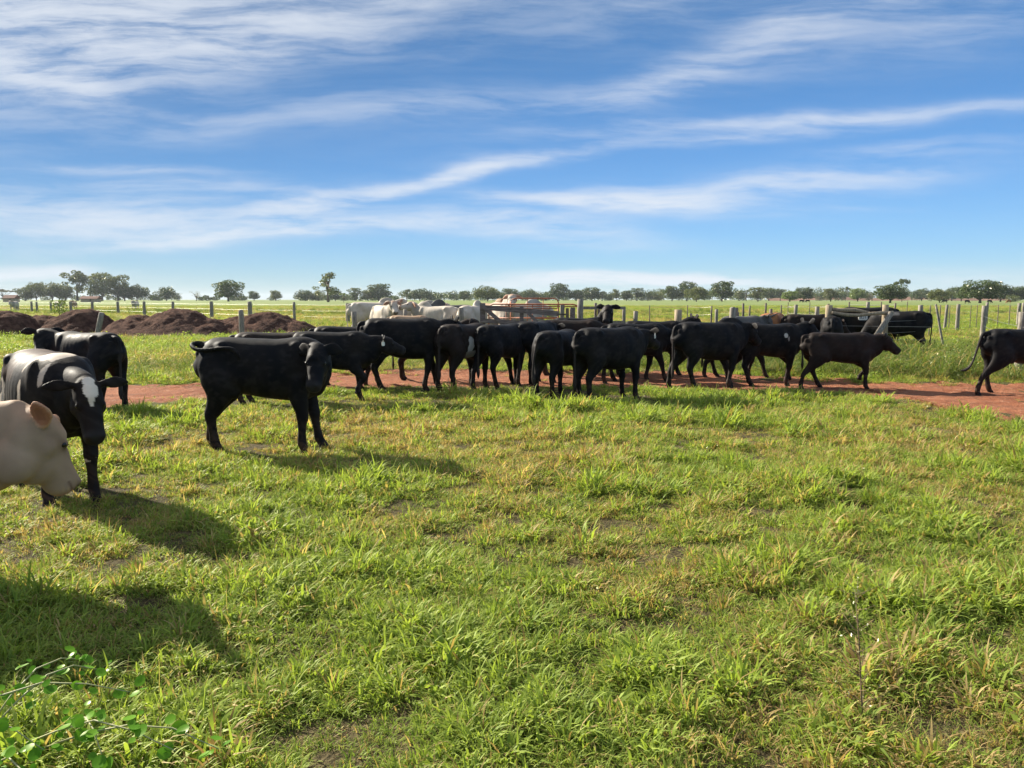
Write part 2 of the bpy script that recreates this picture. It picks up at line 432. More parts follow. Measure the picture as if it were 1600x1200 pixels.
mound('low mound of dark soil at the left edge, behind the head of the onlooking heifer', -130, 75, 34, [(-70, .85, 2.2), (8, 1.16, 1.6)], 3.0)
mound('dark brown soil mound right behind the leaning fence stake, with a green sprig on top', 10, 205, 35.5, [(60, .95, 1.5), (128, 1.17, 1.5), (165, .7, 1.5)], 2.8)
mound('widest heap of dark brown soil, its peak between the leaning stake and the dark-topped post', 160, 380, 35, [(280, 1.16, 1.9), (215, .88, 1.6), (335, .80, 1.4)], 3.0)
mound('rightmost heap of dark brown soil, above the rump of the nearest black heifer', 325, 515, 36, [(415, 1.02, 1.7), (365, .86, 1.3), (460, .62, 1.3)], 2.8)


# ------------------------------------------------------------------ cattle
def spline(st, sub=5):
    st = np.array(st, float); n = len(st)
    if n < 3: return st
    P = np.vstack([2 * st[0] - st[1], st, 2 * st[-1] - st[-2]]); out = []
    for i in range(1, n):
        p0, p1, p2, p3 = P[i - 1], P[i], P[i + 1], P[i + 2]
        for k in range(sub):
            t = k / sub
            out.append(.5 * ((2 * p1) + (-p0 + p2) * t + (2 * p0 - 5 * p1 + 4 * p2 - p3) * t * t + (-p0 + 3 * p1 - 3 * p2 + p3) * t ** 3))
    out.append(st[-1]); out = np.array(out)
    out[:, 3:5] = np.maximum(out[:, 3:5], .004)
    return out

class Body:
    def __init__(s): s.V = []; s.F = []; s.n = 0; s.thin = []
    def loft(s, st, ref, seg=18, p=2.0, sub=5, thin=False):
        st = spline(st, sub); ref = np.array(ref, float); n = len(st)
        T = np.gradient(st[:, :3], axis=0); T /= np.linalg.norm(T, axis=1)[:, None] + 1e-9
        th = np.linspace(0, 2 * np.pi, seg, endpoint=False); c, sn = np.cos(th), np.sin(th)
        ce = np.sign(c) * np.abs(c) ** (2 / p); se = np.sign(sn) * np.abs(sn) ** (2 / p)
        V = []
        for i in range(n):
            t = T[i]; A = ref - ref.dot(t) * t; A /= np.linalg.norm(A) + 1e-9; B = np.cross(t, A)
            V.append(st[i, :3] + np.outer(ce * st[i, 3], A) + np.outer(se * st[i, 4], B))
        V = np.vstack(V)
        e0 = st[0, :3] - T[0] * min(st[0, 3], st[0, 4]) * .6; e1 = st[-1, :3] + T[-1] * min(st[-1, 3], st[-1, 4]) * .5
        V = np.vstack([V, e0, e1]); F = []
        for i in range(n - 1):
            for k in range(seg):
                a = i * seg + k; b = i * seg + (k + 1) % seg
                F.append((a, b, b + seg, a + seg))
        i0 = n * seg; i1 = i0 + 1
        for k in range(seg):
            F.append((i0, (k + 1) % seg, k)); F.append((i1, (n - 1) * seg + k, (n - 1) * seg + (k + 1) % seg))
        s.V.append(V); s.F += [tuple(j + s.n for j in f) for f in F]; s.n += len(V)
        if thin: s.thin.append(np.column_stack([st[:, :3], np.maximum(st[:, 3], st[:, 4])]))
    def ball(s, c, r, seg=14):
        c = np.array(c, float); r = np.array(r if hasattr(r, '__len__') else (r, r, r), float)
        st = []
        for k in range(1, 8):
            a = math.pi * k / 8; st.append((c[0] - math.cos(a) * r[0], c[1], c[2], math.sin(a) * r[2], math.sin(a) * r[1]))
        s.loft(st, (0, 0, 1), seg, sub=1)

def rot_dir(yaw, pitch):
    return np.array([math.cos(yaw) * math.cos(pitch), math.sin(yaw) * math.cos(pitch), math.sin(pitch)])

LEGF = [(.44, .12, .96, .17, .085), (.44, .165, .80, .165, .092), (.445, .175, .66, .130, .084), (.470, .17, .55, .096, .068), (.488, .165, .46, .073, .058), (.495, .16, .39, .067, .058), (.49, .16, .33, .052, .046),
        (.488, .16, .23, .045, .040), (.49, .16, .13, .054, .047), (.512, .16, .08, .046, .043), (.53, .16, .045, .057, .051), (.54, .16, .004, .065, .056)]
LEGH = [(-.46, .10, 1.04, .21, .12), (-.50, .135, .90, .245, .138), (-.51, .155, .77, .235, .135), (-.53, .165, .66, .180, .112), (-.57, .16, .57, .122, .082), (-.62, .15, .49, .086, .062), (-.655, .15, .43, .074, .056),
        (-.655, .15, .35, .055, .046), (-.645, .15, .25, .047, .042), (-.635, .15, .14, .056, .048), (-.610, .15, .085, .047, .045), (-.588, .15, .045, .059, .051), (-.58, .15, .004, .067, .056)]

PAL = dict(black=((.0045, .0052, .007), (.014, .011, .0095)), brown=((.014, .010, .0085), (.026, .016, .012)), white=((.48, .42, .35), (.38, .325, .26)),
           cream=((.36, .25, .165), (.27, .175, .11)), red=((.30, .13, .05), (.22, .09, .04)), grey=((.10, .095, .09), (.07, .065, .06)), patched=((.0055, .0055, .0065), (.014, .010, .008)))

def cow_mesh(key, poll=(1.0, 0, 1.36), hyaw=0.0, hpitch=-40, fl=(0, 0), fr=(0, 0), hl=(0, 0), hr=(0, 0), lf=(0, 0), lh=(0, 0), tail=None, fat=1.0,
             color='black', vox=.0135, hump=0.0, horns=False, ears=(0.0, 0.0), earlen=.21, belly=0.0, patches=(), hl_len=.94, deep=1.07, headw=1.0, earw=.92, necklow=0.0, neckr=1.0, muz=1.10, jaw=0.0, earabs=None, earup=0.12, earref=(.02, .01, 1), leg=1.0, yaws=0.0):
    """fl.. = x offset of the hooves (near/far legs: left, right), lf/lh = lift of (left,right) front / hind feet"""
    b = Body(); f = fat
    T = [(-.795, 1.045, .11, .075), (-.775, 1.03, .170, .140), (-.71, 1.005, .225, .190), (-.58, .986, .264, .234), (-.42, .965, .285, .252), (-.25, .943, .298, .265),
         (-.05, .920, .314, .280), (.15, .904, .324, .282), (.32, .902, .338, .264), (.46, .910, .344, .234), (.58, .90, .322, .205), (.68, .88, .272, .168), (.75, .86, .205, .122), (.79, .85, .13, .075)]
    st = [(x, 0, z - belly * math.exp(-((x - .0) / .35) ** 2) * .5, rz + belly * math.exp(-((x - .0) / .35) ** 2) * .5, ry * f) for x, z, rz, ry in T]
    b.loft(st, (0, 0, 1), 28, 2.45)
    # hips, shoulder blades, withers, brisket
    for s in (-1, 1):
        b.ball((-.46, s * .178 * f, 1.155), (.085, .060, .065)); b.ball((-.77, s * .090, 1.075), (.05, .040, .06))
        b.ball((.43, s * .165 * f, .98), (.13, .080, .24)); b.ball((.58, s * .105, .80), (.14, .10, .15)); b.ball((-.58, s * .14 * f, .93), (.19, .11, .20))
        b.ball((-.33, s * .17, .70), (.09, .05, .10))
    b.ball((.34, 0, 1.135), (.24, .075, .085)); b.ball((.60, 0, .70), (.14, .06, .10)); b.ball((-.22, 0, .665), (.11, .04, .05)); b.ball((-.68, 0, 1.145), (.15, .055, .065)); b.ball((-.25, 0, 1.135), (.45, .045, .050))
    if hump:
        b.ball((.44, 0, 1.17 + hump * .35), (.26, .11, .10 + hump)); b.ball((.50, 0, 1.20), (.30, .09, .12))
    # legs
    for side, (o_f, o_h, l_f, l_h) in ((1, (fl, hl, lf[0], lh[0])), (-1, (fr, hr, lf[1], lh[1]))):
        st = []
        for (x, y, z, a, c) in LEGF:
            t = max(0, min(1, (.68 - z) / .60)); up = 0; fx = 0
            if l_f and z < .62:
                k = (.62 - z) / .62
                fx = (.16 * math.sin(min(1, k / .4) * math.pi / 2) - .34 * max(0, k - .38)) * l_f; up = (.06 * min(1, k / .4) + .26 * max(0, k - .38)) * l_f
            st.append((x + o_f[0] * t + fx, side * (y * (.85 + .15 * f) + o_f[1] * t), z + up, a * (leg if z < .6 else 1), c * (leg if z < .6 else 1)))
        b.loft(st, (1, 0, 0), 14, 2, 4)
        st = []
        for (x, y, z, a, c) in LEGH:
            t = max(0, min(1, (.80 - z) / .72)); up = 0; fx = 0
            if l_h and z < .60:
                k = (.60 - z) / .60; up = .25 * k * l_h; fx = -.10 * k * l_h
            if z < .5 and o_h[0] < -.05: fx += -.04 * (z < .4)
            st.append((x + o_h[0] * t + fx, side * (y * (.85 + .15 * f) + o_h[1] * t), z + up, a * (leg if z < .5 else 1), c * (leg if z < .5 else 1)))
        b.loft(st, (1, 0, 0), 14, 2, 4)
    # head
    earpts = []
    poll = np.array(poll, float); d = rot_dir(R(hyaw), R(hpitch)); u = rot_dir(R(hyaw), R(hpitch + 90)); s = np.cross(u, d); s /= np.linalg.norm(s)
    hs = []
    for (q, up, dn, w) in [(a_, b_, c_ * deep * (muz if a_ > .3 else 1), d_ * headw * (muz if a_ > .3 else 1)) for a_, b_, c_, d_ in [(-.06, .0, .10, .070), (-.02, .030, .17, .100), (.05, .036, .235, .120), (.12, .030, .262, .126), (.19, .016, .250, .116), (.26, .0, .200, .098), (.33, -.012, .168, .085),
                           (.39, -.008, .160, .082), (.435, -.008, .152, .082), (.475, -.022, .132, .068)]]:
        q *= hl_len; cc = poll + d * q + u * (up - dn) / 2
        hs.append((*cc, (up + dn) / 2, w))
    b.loft(hs, u, 18, 2.25, 4)
    for sg in (-1, 1):
        b.ball(poll + d * .175 * hl_len + s * sg * .090 * headw - u * .042, .030)                      # brow ridge round the eye
        b.ball(poll + d * .13 + s * sg * .078 - u * .15, (.075, .05, .075))                     # cheek
        b.ball(poll + d * .445 * hl_len + s * sg * .045 - u * .045, .034)                      # nostril wing
        e0 = poll - d * .005 + s * sg * .085 - u * .040; er = ears[0] if sg > 0 else ears[1]
        ed = s * sg * math.cos(R(12 + er)) - u * math.sin(R(12 + er)) - d * earup; ed /= np.linalg.norm(ed)
        if earabs:
            e0 = poll + np.array([earabs[0], sg * earabs[1], earabs[2]]); ed = np.array([earabs[3], earabs[4] * sg, 1.0]) if sg < 0 else np.array([-.6, .8, -.25]); e0 = e0 if sg < 0 else e0 + np.array([-.08, 0, 0]); ed /= np.linalg.norm(ed)
        es = [(*(e0 + ed * earlen * k + u * (-.05 * k * k)), a * earw, c) for k, a, c in [(0, .032, .026), (.2, .052, .019), (.45, .074, .016), (.7, .066, .015), (.9, .038, .014), (1.0, .018, .012)]]
        b.loft(es, earref, 12, 2, 3, thin=True); earpts.append(b.thin[-1])
        if horns:
            h0 = poll + s * sg * .06 + u * .0
            b.loft([(*h0, .03, .03), (*(h0 + s * sg * .13 + u * .03), .026, .026), (*(h0 + s * sg * .22 + u * .14), .020, .020), (*(h0 + s * sg * .22 + u * .30 + d * .04), .010, .010)], (1, 0, 0), 10, 2, 4, thin=True)
    if jaw:
        b.ball(poll + d * .22 - u * .20, (.13, .07, jaw)); b.ball(poll + d * .16 - u * .30, (.14, .075, jaw))
    # neck
    base = np.array((.47, 0, .925)); end = poll - u * .115 + d * .015
    m1 = base * .66 + end * .34 + np.array([.07, 0, -.02 - necklow]); m2 = base * .32 + end * .68 + np.array([.035, 0, -necklow])
    b.loft([(*base, .315, .185), (*m1, .265 * neckr, .150 * (.8 + .2 * f)), (*m2, .190 * neckr ** 1.4, .118), (*end, .135 * neckr, .100)], (0, 0, 1), 20, 2.2, 5)
    if hump:
        b.loft([(*(base + (.25, 0, -.20)), .10, .03), (*(m1 + (0, 0, -.24)), .09, .022), (*(m2 + (0, 0, -.17)), .07, .02)], (0, 0, 1), 10, 2, 4, thin=True)
    # tail
    if tail is None: tail = [(-.76, 0, 1.17), (-.825, 0, 1.13), (-.852, 0, .98), (-.850, 0, .78), (-.845, .005, .58), (-.84, .01, .45), (-.84, .01, .34), (-.84, .01, .24)]
    rr = [.044, .038, .030, .024, .023, .034, .040, .014]
    b.loft([(*p, rr[min(i, 7)] if len(tail) == 8 else np.interp(i / (len(tail) - 1), [0, .15, .6, .8, .92, 1], [.036, .030, .018, .028, .030, .012]), np.interp(i / (len(tail) - 1), [0, .15, .6, .8, .92, 1], [.036, .030, .018, .028, .030, .012])) for i, p in enumerate(tail)],
           (0, 1, 0), 10, 2, 4, thin=True)
    V = np.vstack(b.V)
    me = bpy.data.meshes.new('tmp'); me.from_pydata(V.tolist(), [], b.F); me.update()
    o = bpy.data.objects.new('tmp', me); COL.objects.link(o)
    md = o.modifiers.new('r', 'REMESH'); md.mode = 'VOXEL'; md.voxel_size = vox; md.use_smooth_shade = True
    dg = bpy.context.evaluated_depsgraph_get(); ev = o.evaluated_get(dg)
    out = bpy.data.meshes.new_from_object(ev); out.name = 'cattle_body'
    bpy.data.objects.remove(o); bpy.data.meshes.remove(me)
    n = len(out.vertices); X = np.empty(n * 3, np.float32); out.vertices.foreach_get('co', X); X = X.reshape(-1, 3).astype(float)
    E = np.empty(len(out.edges) * 2, np.int32); out.edges.foreach_get('vertices', E); E = E.reshape(-1, 2)
    # smoothing, held back on ears, tail and lower legs
    wgt = np.ones(n)
    for t in b.thin:
        for q in range(0, len(t), 1):
            dd = np.linalg.norm(X - t[q, :3], axis=1); wgt = np.where(dd < t[q, 3] + .02, np.minimum(wgt, .12), wgt)
    lower = np.clip((X[:, 2] - .42) / .25, .15, 1); wgt = np.minimum(wgt, np.where(np.abs(X[:, 1]) < .9, lower, 1))
    hd = np.linalg.norm(X - (poll + d * .22), axis=1); wgt = np.where(hd < .30, np.minimum(wgt, .45), wgt)
    deg = np.bincount(E.ravel(), minlength=n).astype(float)[:, None]
    X0 = X.copy(); iters = int(15 * (.0135 / vox) ** 1.3)
    for it in range(iters):
        S = np.zeros((n, 3))
        for k in range(3): S[:, k] = np.bincount(E[:, 0], X[E[:, 1], k], n) + np.bincount(E[:, 1], X[E[:, 0], k], n)
        X += (S / deg - X) * (wgt * .55)[:, None]
    # light relief: ribs, muscle folds
    rib = np.exp(-((X[:, 0] - .05) / .28) ** 2) * np.exp(-((X[:, 2] - .88) / .2) ** 2)
    X[:, 1] += np.sign(X[:, 1]) * rib * .0015 * np.sin(X[:, 0] * 62)
    fl_ = np.exp(-((X[:, 0] + .34) / .09) ** 2 - ((X[:, 2] - .98) / .12) ** 2); X[:, 1] -= np.sign(X[:, 1]) * fl_ * .030
    out.vertices.foreach_set('co', X.astype(np.float32).ravel())
    out.polygons.foreach_set('use_smooth', np.ones(len(out.polygons), bool))
    # coat colours
    c0, c1 = [np.array(c) for c in PAL[color]]
    nz = fbm(X[:, 0] * 5 + 3 + len(key), X[:, 2] * 5 + X[:, 1] * 4, 3)
    C = c0 + (c1 - c0) * np.clip((nz - .3) * 2, 0, 1)[:, None]
    def blend(mask, col): 
        nonlocal C
        mask = np.clip(mask, 0, 1)[:, None]; C = C * (1 - mask) + np.array(col) * mask
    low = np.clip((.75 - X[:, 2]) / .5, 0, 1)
    if color in ('black', 'patched', 'brown'):
        blend(low * .22, (.030, .019, .014)); h3 = fbm(X[:, 0] * 14 + 5, X[:, 2] * 26 + X[:, 1] * 20, 3)
        blend(np.clip((h3 - .52) * 5, 0, 1) * .5, (.026, .022, .020)); blend(np.clip((.42 - X[:, 2]) / .3, 0, 1) * np.clip((h3 - .40) * 5, 0, 1) * .6, (.075, .042, .028))
    if color == 'white':
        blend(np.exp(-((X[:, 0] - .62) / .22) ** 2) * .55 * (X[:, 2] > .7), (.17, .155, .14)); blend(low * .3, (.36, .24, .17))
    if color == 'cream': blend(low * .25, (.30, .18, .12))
    q = X - poll; a = q @ d; hu = q @ u; hsd = np.abs(q @ s); inhead = (hsd < .15) & (hu < .08) & (hu > -.24) & (a > -.08)
    if color in ('black', 'brown', 'patched'): blend(inhead * np.clip((a - .36) / .05, 0, 1) * .7, (.028, .026, .026))
    if color in ('white', 'cream'):
        blend(inhead * np.clip((a - .425) / .03, 0, 1) * .8, (.30, .16, .12) if color == 'cream' else (.05, .04, .04))
        blend(inhead * np.exp(-(((a - .178) / .036) ** 2 + ((hu + .046) / .022) ** 2)) * .8, (.10, .055, .035))
        blend(inhead * np.exp(-(((a - .02) / .07) ** 2 + ((hu - .02) / .05) ** 2)) * .6, (.42, .20, .10))
        blend(inhead * (a > .35) * np.exp(-(((hu + .105 - (a - .35) * .1) / .008) ** 2)) * .8 * (a > .38), (.12, .06, .045))   # mouth line
    td = np.min([np.linalg.norm(X0 - np.array(t_), axis=1) for t_ in spline([(*p_, .1, .1) for p_ in tail], 3)[:, :3]], axis=0); tm_ = np.clip((.055 - td) / .02, 0, 1) * np.clip((1.1 - X0[:, 2]) / .2, 0, 1)
    if color in ('black', 'brown', 'patched'): blend(tm_ * .7, (.040, .033, .030))  # tail hair painted paler to imitate sunlight catching it
    nostr = poll + d * .470 * hl_len - u * .052
    for sg in (-1, 1):
        blend(np.exp(-(np.linalg.norm(X - (nostr + s * sg * .048), axis=1) / (.027 if color == 'cream' else .020)) ** 2) * (1 if color in ('cream', 'white') else .5), (.03, .015, .012))
    if color in ('cream', 'white'):
        for ep in earpts:
            ed_ = np.full(n, 9.0)
            for q_ in ep[3:]: ed_ = np.minimum(ed_, np.linalg.norm(X0 - q_[:3], axis=1) - q_[3])
            lat = 1.0 if earabs else np.clip((np.abs((X0 - poll) @ s) - .115) / .02, 0, 1); blend((ed_ < .002) * lat * (.9 if color == 'cream' else .5), (.50, .27, .16)); blend((ed_ < -.014) * lat * (.85 if color == 'cream' else .4), (.38, .15, .085)); blend((ed_ < -.034) * lat * .5, (.22, .09, .055))  # pink ear skin, with the cup's shading painted darker toward its middle
    for (pc, pr, pcol) in patches:
        pr = np.array(pr)
        if pc[0] == 'h': XX = np.column_stack([a, q @ s, hu]); pc = np.array(pc[1:])
        else: XX = X; pc = np.array(pc)
        dist = np.linalg.norm((XX - pc) / pr, axis=1) + (fbm(X[:, 0] * 9 + X[:, 1] * 7, X[:, 2] * 9, 3) - .5) * 1.0
        blend((1.0 - dist) * 22, pcol)
    blend((X[:, 2] < .048) * 1.0, (.035, .028, .024) if color not in ('white', 'cream') else (.08, .06, .05))
    set_col(out, 'coat', C)
    info = dict(poll=poll, d=d, u=u, s=s, hl=hl_len, earlen=earlen, hw=headw)
    return out, info

def eye_mesh(r=.0175):
    V = []; Fs = []; n, m = 8, 10
    for i in range(n + 1):
        for k in range(m):
            a = math.pi * i / n; t = 2 * math.pi * k / m; V.append((r * math.sin(a) * math.cos(t), r * math.sin(a) * math.sin(t), r * math.cos(a)))
    for i in range(n):
        for k in range(m): Fs.append((i * m + k, i * m + (k + 1) % m, (i + 1) * m + (k + 1) % m, (i + 1) * m + k))
    me = bpy.data.meshes.new('eye'); me.from_pydata(V, [], Fs); me.polygons.foreach_set('use_smooth', [True] * len(Fs)); me.materials.append(M_EYE); return me
EYE = eye_mesh()
def tag_mesh(w=.05, h=.06, t=.006):
    mb = MB(); pts = []
    for cx, cy, a0 in ((1, 1, 0), (-1, 1, 90), (-1, -1, 180), (1, -1, 270)):
        for k in range(4):
            a = R(a0 + 30 * k); r = min(w, h) * .25
            pts.append((cx * (w / 2 - r) + math.cos(a) * r, cy * (h / 2 - r) + math.sin(a) * r))
    n = len(pts); V = [(x, -t / 2, z) for x, z in pts] + [(x, t / 2, z) for x, z in pts]
    Fs = [tuple(range(n)), tuple(range(2 * n - 1, n - 1, -1))] + [(i, i + n, (i + 1) % n + n, (i + 1) % n) for i in range(n)]
    mb.add(V, Fs); mb.tube([(0, 0, h / 2 - .002), (0, 0, h / 2 + .025)], .007, 6)
    return mb.mesh('ear_tag')

CATTLE = []
def cow(label, cat, group, px, dist, yaw, H, key, tags=(), eyes=True, z=None, name=None, lx=.90, **kw):
    """px: picture column of the middle of the body; dist: plan distance; yaw 0 = facing +X, positive = turned away"""
    me, inf = cow_mesh(key, **kw)
    if px < 0 or H > 1.34 or cat == 'calf': lx = 1.0
    if not me.materials: me.materials.append(COAT)
    p = AT(px, dist); root = link(name or 'cattle', me, COAT)
    s = H / 1.25
    root.location = (p.x, dist, (float(gz(p.x, dist)) - .012) if z is None else z); root.rotation_euler = (0, 0, R(yaw)); root.scale = (s * lx, s, s)
    tag(root, label, cat, group)
    pl, d, u, sv, hl = inf['poll'], inf['d'], inf['u'], inf['s'], inf['hl']
    if eyes:
        for sg in (-1, 1):
            e = link('eye', EYE, None, root); e.location = tuple(pl + d * .175 * hl + sv * sg * .1035 * inf['hw'] - u * .050)
    for (sg, size, m, yr) in tags:
        t = link('ear_tag', tag_mesh(size, size * 1.15), m, root)
        e0 = pl - d * .03 + sv * sg * (.075 + .62 * inf['earlen']) - u * .13
        t.location = tuple(e0 + d * .022); t.rotation_euler = (0, 0, yr)
    CATTLE.append(root); return root

BG = 'young black cattle gathered along the dirt track'
def D(y): return CAMH * F * 0.994 / (y - 468)     # plan distance of a ground row

WALK1 = dict(fl=(.16, 0), fr=(-.14, 0), hl=(-.16, 0), hr=(.18, 0))
WALK2 = dict(fl=(-.16, 0), fr=(.18, 0), hl=(.16, 0), hr=(-.16, 0))

# foreground animals
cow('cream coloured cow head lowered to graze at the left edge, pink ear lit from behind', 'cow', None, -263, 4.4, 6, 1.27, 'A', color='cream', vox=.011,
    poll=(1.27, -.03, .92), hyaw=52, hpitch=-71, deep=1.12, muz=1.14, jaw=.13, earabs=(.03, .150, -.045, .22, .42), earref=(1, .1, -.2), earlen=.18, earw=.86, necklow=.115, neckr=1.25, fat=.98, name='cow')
WH = (.52, .44, .35)
cow('black and white patched cow with a white blaze on its forehead, behind the cream cow', 'cow', None, 88, 6.35, -46, 1.21, 'B', color='patched', vox=.012,
    poll=(1.12, .03, 1.05), hyaw=-4, hpitch=-62, fat=1.08, headw=.86, earw=.66, belly=.08, earlen=.22, ears=(-8, -8), fl=(.06, 0), fr=(-.02, 0), name='cow',
    patches=[((.52, -.03, 1.24), (.11, .13, .10), WH), ((.63, -.17, 1.10), (.035, .1, .09), WH), ((.42, -.16, 1.19), (.03, .07, .05), WH), ((.28, -.20, 1.12), (.022, .08, .06), WH), ((-.15, .0, 1.24), (.42, .16, .09), (.050, .028, .019)), (('h', -.02, 0, .02), (.06, .050, .10), (.62, .55, .45)), (('h', .06, .0, .03), (.080, .056, .06), (.62, .55, .45)), (('h', .13, .0, .03), (.06, .020, .06), (.62, .55, .45)), ((.30, -.28, .88), (.035, .1, .16), WH),
             ((-.45, -.26, .75), (.06, .1, .22), WH), ((.15, -.22, .62), (.20, .12, .08), WH), ((.49, .16, .36), (.1, .1, .016), WH), ((-.2, -.24, 1.08), (.25, .10, .10), (.035, .019, .013)), ((-.55, -.05, 1.26), (.06, .10, .03), WH)])
cow('black heifer at the left looking over its shoulder at the camera, both ears spread', 'cattle', BG, 142, 11.4, 152, 1.20, 'C', color='black',
    poll=(1.0, .14, 1.27), hyaw=142, hpitch=-42, earlen=.23, earw=.9, fat=.95, hl=(.12, 0), hr=(-.05, 0), ears=(-12, -12))
upt = [(-.76, 0, 1.17), (-.83, -.03, 1.18), (-.84, -.12, 1.165), (-.74, -.20, 1.125), (-.58, -.245, 1.13), (-.42, -.27, 1.145), (-.30, -.28, 1.135), (-.24, -.28, 1.09), (-.225, -.285, 1.04)]
cow('nearest black heifer side-on, face turned to the camera, tail thrown over its back', 'cattle', BG, 419, 8.17, 2, 1.235, 'D', lx=.86, color='black', vox=.0115,
    poll=(.73, -.37, 1.165), hyaw=-94, hpitch=-58, tail=upt, fr=(-.02, 0), fl=(.12, 0), hr=(.04, 0), hl=(-.10, 0), earlen=.20, earw=1.0, headw=1.06, ears=(8, 8), tags=[(1, .035, M_TAG, 0)], leg=1.1,
    patches=[((-.20, 0, .62), (.10, .08, .05), (.30, .20, .15))])
cow('dark brown animal whose back shows just behind the nearest big black heifer', 'cattle', BG, 432, 12.0, 8, 1.13, 'E2', color='brown', fat=.95, poll=(1.0, 0, 1.1), hpitch=-60, hl=(.1, 0))
cow('black animal with white tag on its raised ear, stepping out behind the nearest heifer', 'cattle', BG, 520, 12.0, 4, 1.12, 'E', color='black',
    poll=(1.03, 0, 1.15), hyaw=12, hpitch=-25, lf=(0, .8), hr=(.1, 0), hl=(-.05, 0), tags=[(-1, .06, M_TAG, .5)], ears=(-20, -24))
cow('black animal mostly hidden, low back seen left of the rump of the tallest black bull', 'cattle', BG, 545, 14.4, 12, 1.17, 'E3', color='black', poll=(1.0, 0, 1.2), **WALK1)
cow('tall black bull with a rounded lit rump, just right of the ear tagged animal', 'cattle', BG, 632, 13.4, 14, 1.28, 'F', color='black', fat=1.08, belly=.04,
    poll=(.98, 0, 1.22), hyaw=6, hpitch=-40, ears=(-45, -45), **WALK1)
cow('black animal with rust brown belly standing behind the one with the white flank patch', 'cattle', BG, 672, 15.6, 4, 1.22, 'F2', color='brown', poll=(1.0, 0, 1.30), hpitch=-30,
    patches=[((.3, 0, .62), (.5, .3, .12), (.09, .035, .02))])
cow('dark brown rear facing the camera beside a white patch on its flank', 'cattle', BG, 726, 13.7, 58, 1.20, 'G', color='brown', fat=1.0, poll=(1.0, 0, 1.15), hpitch=-60,
    patches=[((-.16, -.28, .86), (.09, .14, .17), (.36, .33, .30)), ((-.12, -.24, .68), (.14, .16, .09), (.24, .21, .19))], hr=(.02, 0), hl=(-.05, 0))
cow('black steer seen from behind, right of the white flank patch, tail hanging at its left', 'cattle', BG, 784, 14.0, 56, 1.165, 'H', color='black', fat=1.05, poll=(1.0, 0, 1.15), hpitch=-60, **WALK1)
cow('black steer seen from behind with a high lit tail head, middle of the herd', 'cattle', BG, 838, 14.8, 64, 1.25, 'I', color='black', fat=1.05, poll=(1.0, 0, 1.15), hpitch=-60)
cow('black steer from behind whose lit tail curves to the grass, beside the nearer steer', 'cattle', BG, 872, 12.6, 62, 1.12, 'J', color='black', fat=1.05, poll=(1.0, 0, 1.1), hpitch=-60,
    tail=[(-.76, 0, 1.17), (-.835, .03, 1.12), (-.87, .06, .98), (-.90, .09, .80), (-.92, .10, .62), (-.92, .10, .50), (-.92, .09, .40), (-.90, .08, .28)])
cow('large black steer nearest in the middle of the herd, lit rump to the left', 'cattle', BG, 952, 12.3, 36, 1.20, 'K', color='black', fat=1.08, belly=.06,
    poll=(1.02, .05, 1.18), hyaw=10, hpitch=-30, ears=(-25, -25), tags=[(-1, .06, M_TAG, .4)], hr=(0, 0), hl=(.06, 0))
cow('dark brown animal of which only the back shows below the orange corral rails', 'cattle', BG, 893, 16.5, -6, 1.24, 'L0', color='brown', poll=(1.0, 0, 1.1), hpitch=-50)
cow('black animal raising its head above the herd to face the camera, one ear spread', 'cattle', BG, 905, 17.5, 18, 1.22, 'L', color='black', poll=(.72, -.12, 1.52), hyaw=-128, hpitch=-48, earlen=.23, ears=(-5, -14))
cow('black animal with curled lit tail head behind the nearer black steer, back only', 'cattle', BG, 992, 15.4, 12, 1.20, 'M', color='black', poll=(1.0, 0, 1.05), hpitch=-60, **WALK2)
cow('black animal behind the others with one pointed ear up beside the thick round post', 'cattle', BG, 1020, 16.4, 0, 1.22, 'M2', color='black', poll=(.98, 0, 1.34), hyaw=10, hpitch=-35, ears=(-45, -35), **WALK1)
cow('long backed black bull in the right half of the herd, rump lit', 'cattle', BG, 1106, 14.0, 22, 1.25, 'N', color='black', fat=1.10, belly=.05, hump=.03,
    poll=(1.0, 0, 1.20), hyaw=8, hpitch=-45, **WALK1)
cow('black animal stepping forward with head raised and a white patch on its shoulder', 'cattle', BG, 1196, 14.8, 6, 1.22, 'O', color='black', fat=1.02, hl_len=1.05,
    poll=(.92, 0, 1.27), hyaw=8, hpitch=-32, ears=(-50, -50), lf=(.5, .0), fl=(.10, 0), fr=(-.12, 0), hl=(-.1, 0), hr=(.2, 0), patches=[((.30, -.26, 1.02), (.045, .1, .045), (.5, .45, .38)), ((.36, -.26, .95), (.02, .1, .05), (.25, .22, .2))])
cow('black animal between the long backed bull and the one with raised head, legs striding', 'cattle', BG, 1150, 16.2, -2, 1.18, 'O2', color='black', poll=(1.0, 0, 1.12), hpitch=-50, **WALK2)
cow('dark brown calf walking alone along the track with its head low', 'calf', BG, 1310, 14.25, 1, 1.075, 'P', color='brown', fat=.90, leg=.92,
    poll=(.97, -.04, 1.19), hyaw=-8, hpitch=-44, deep=1.08, fr=(.02, 0), lf=(1.0, 0), fl=(.02, 0), hr=(-.22, 0), hl=(.26, 0), ears=(0, -8), earup=.5, earlen=.2,
    tail=[(-.76, 0, 1.17), (-.82, -.01, 1.14), (-.83, -.01, 1.0), (-.82, -.02, .85), (-.815, -.02, .72), (-.81, -.02, .62), (-.81, -.02, .54), (-.81, -.02, .46)])
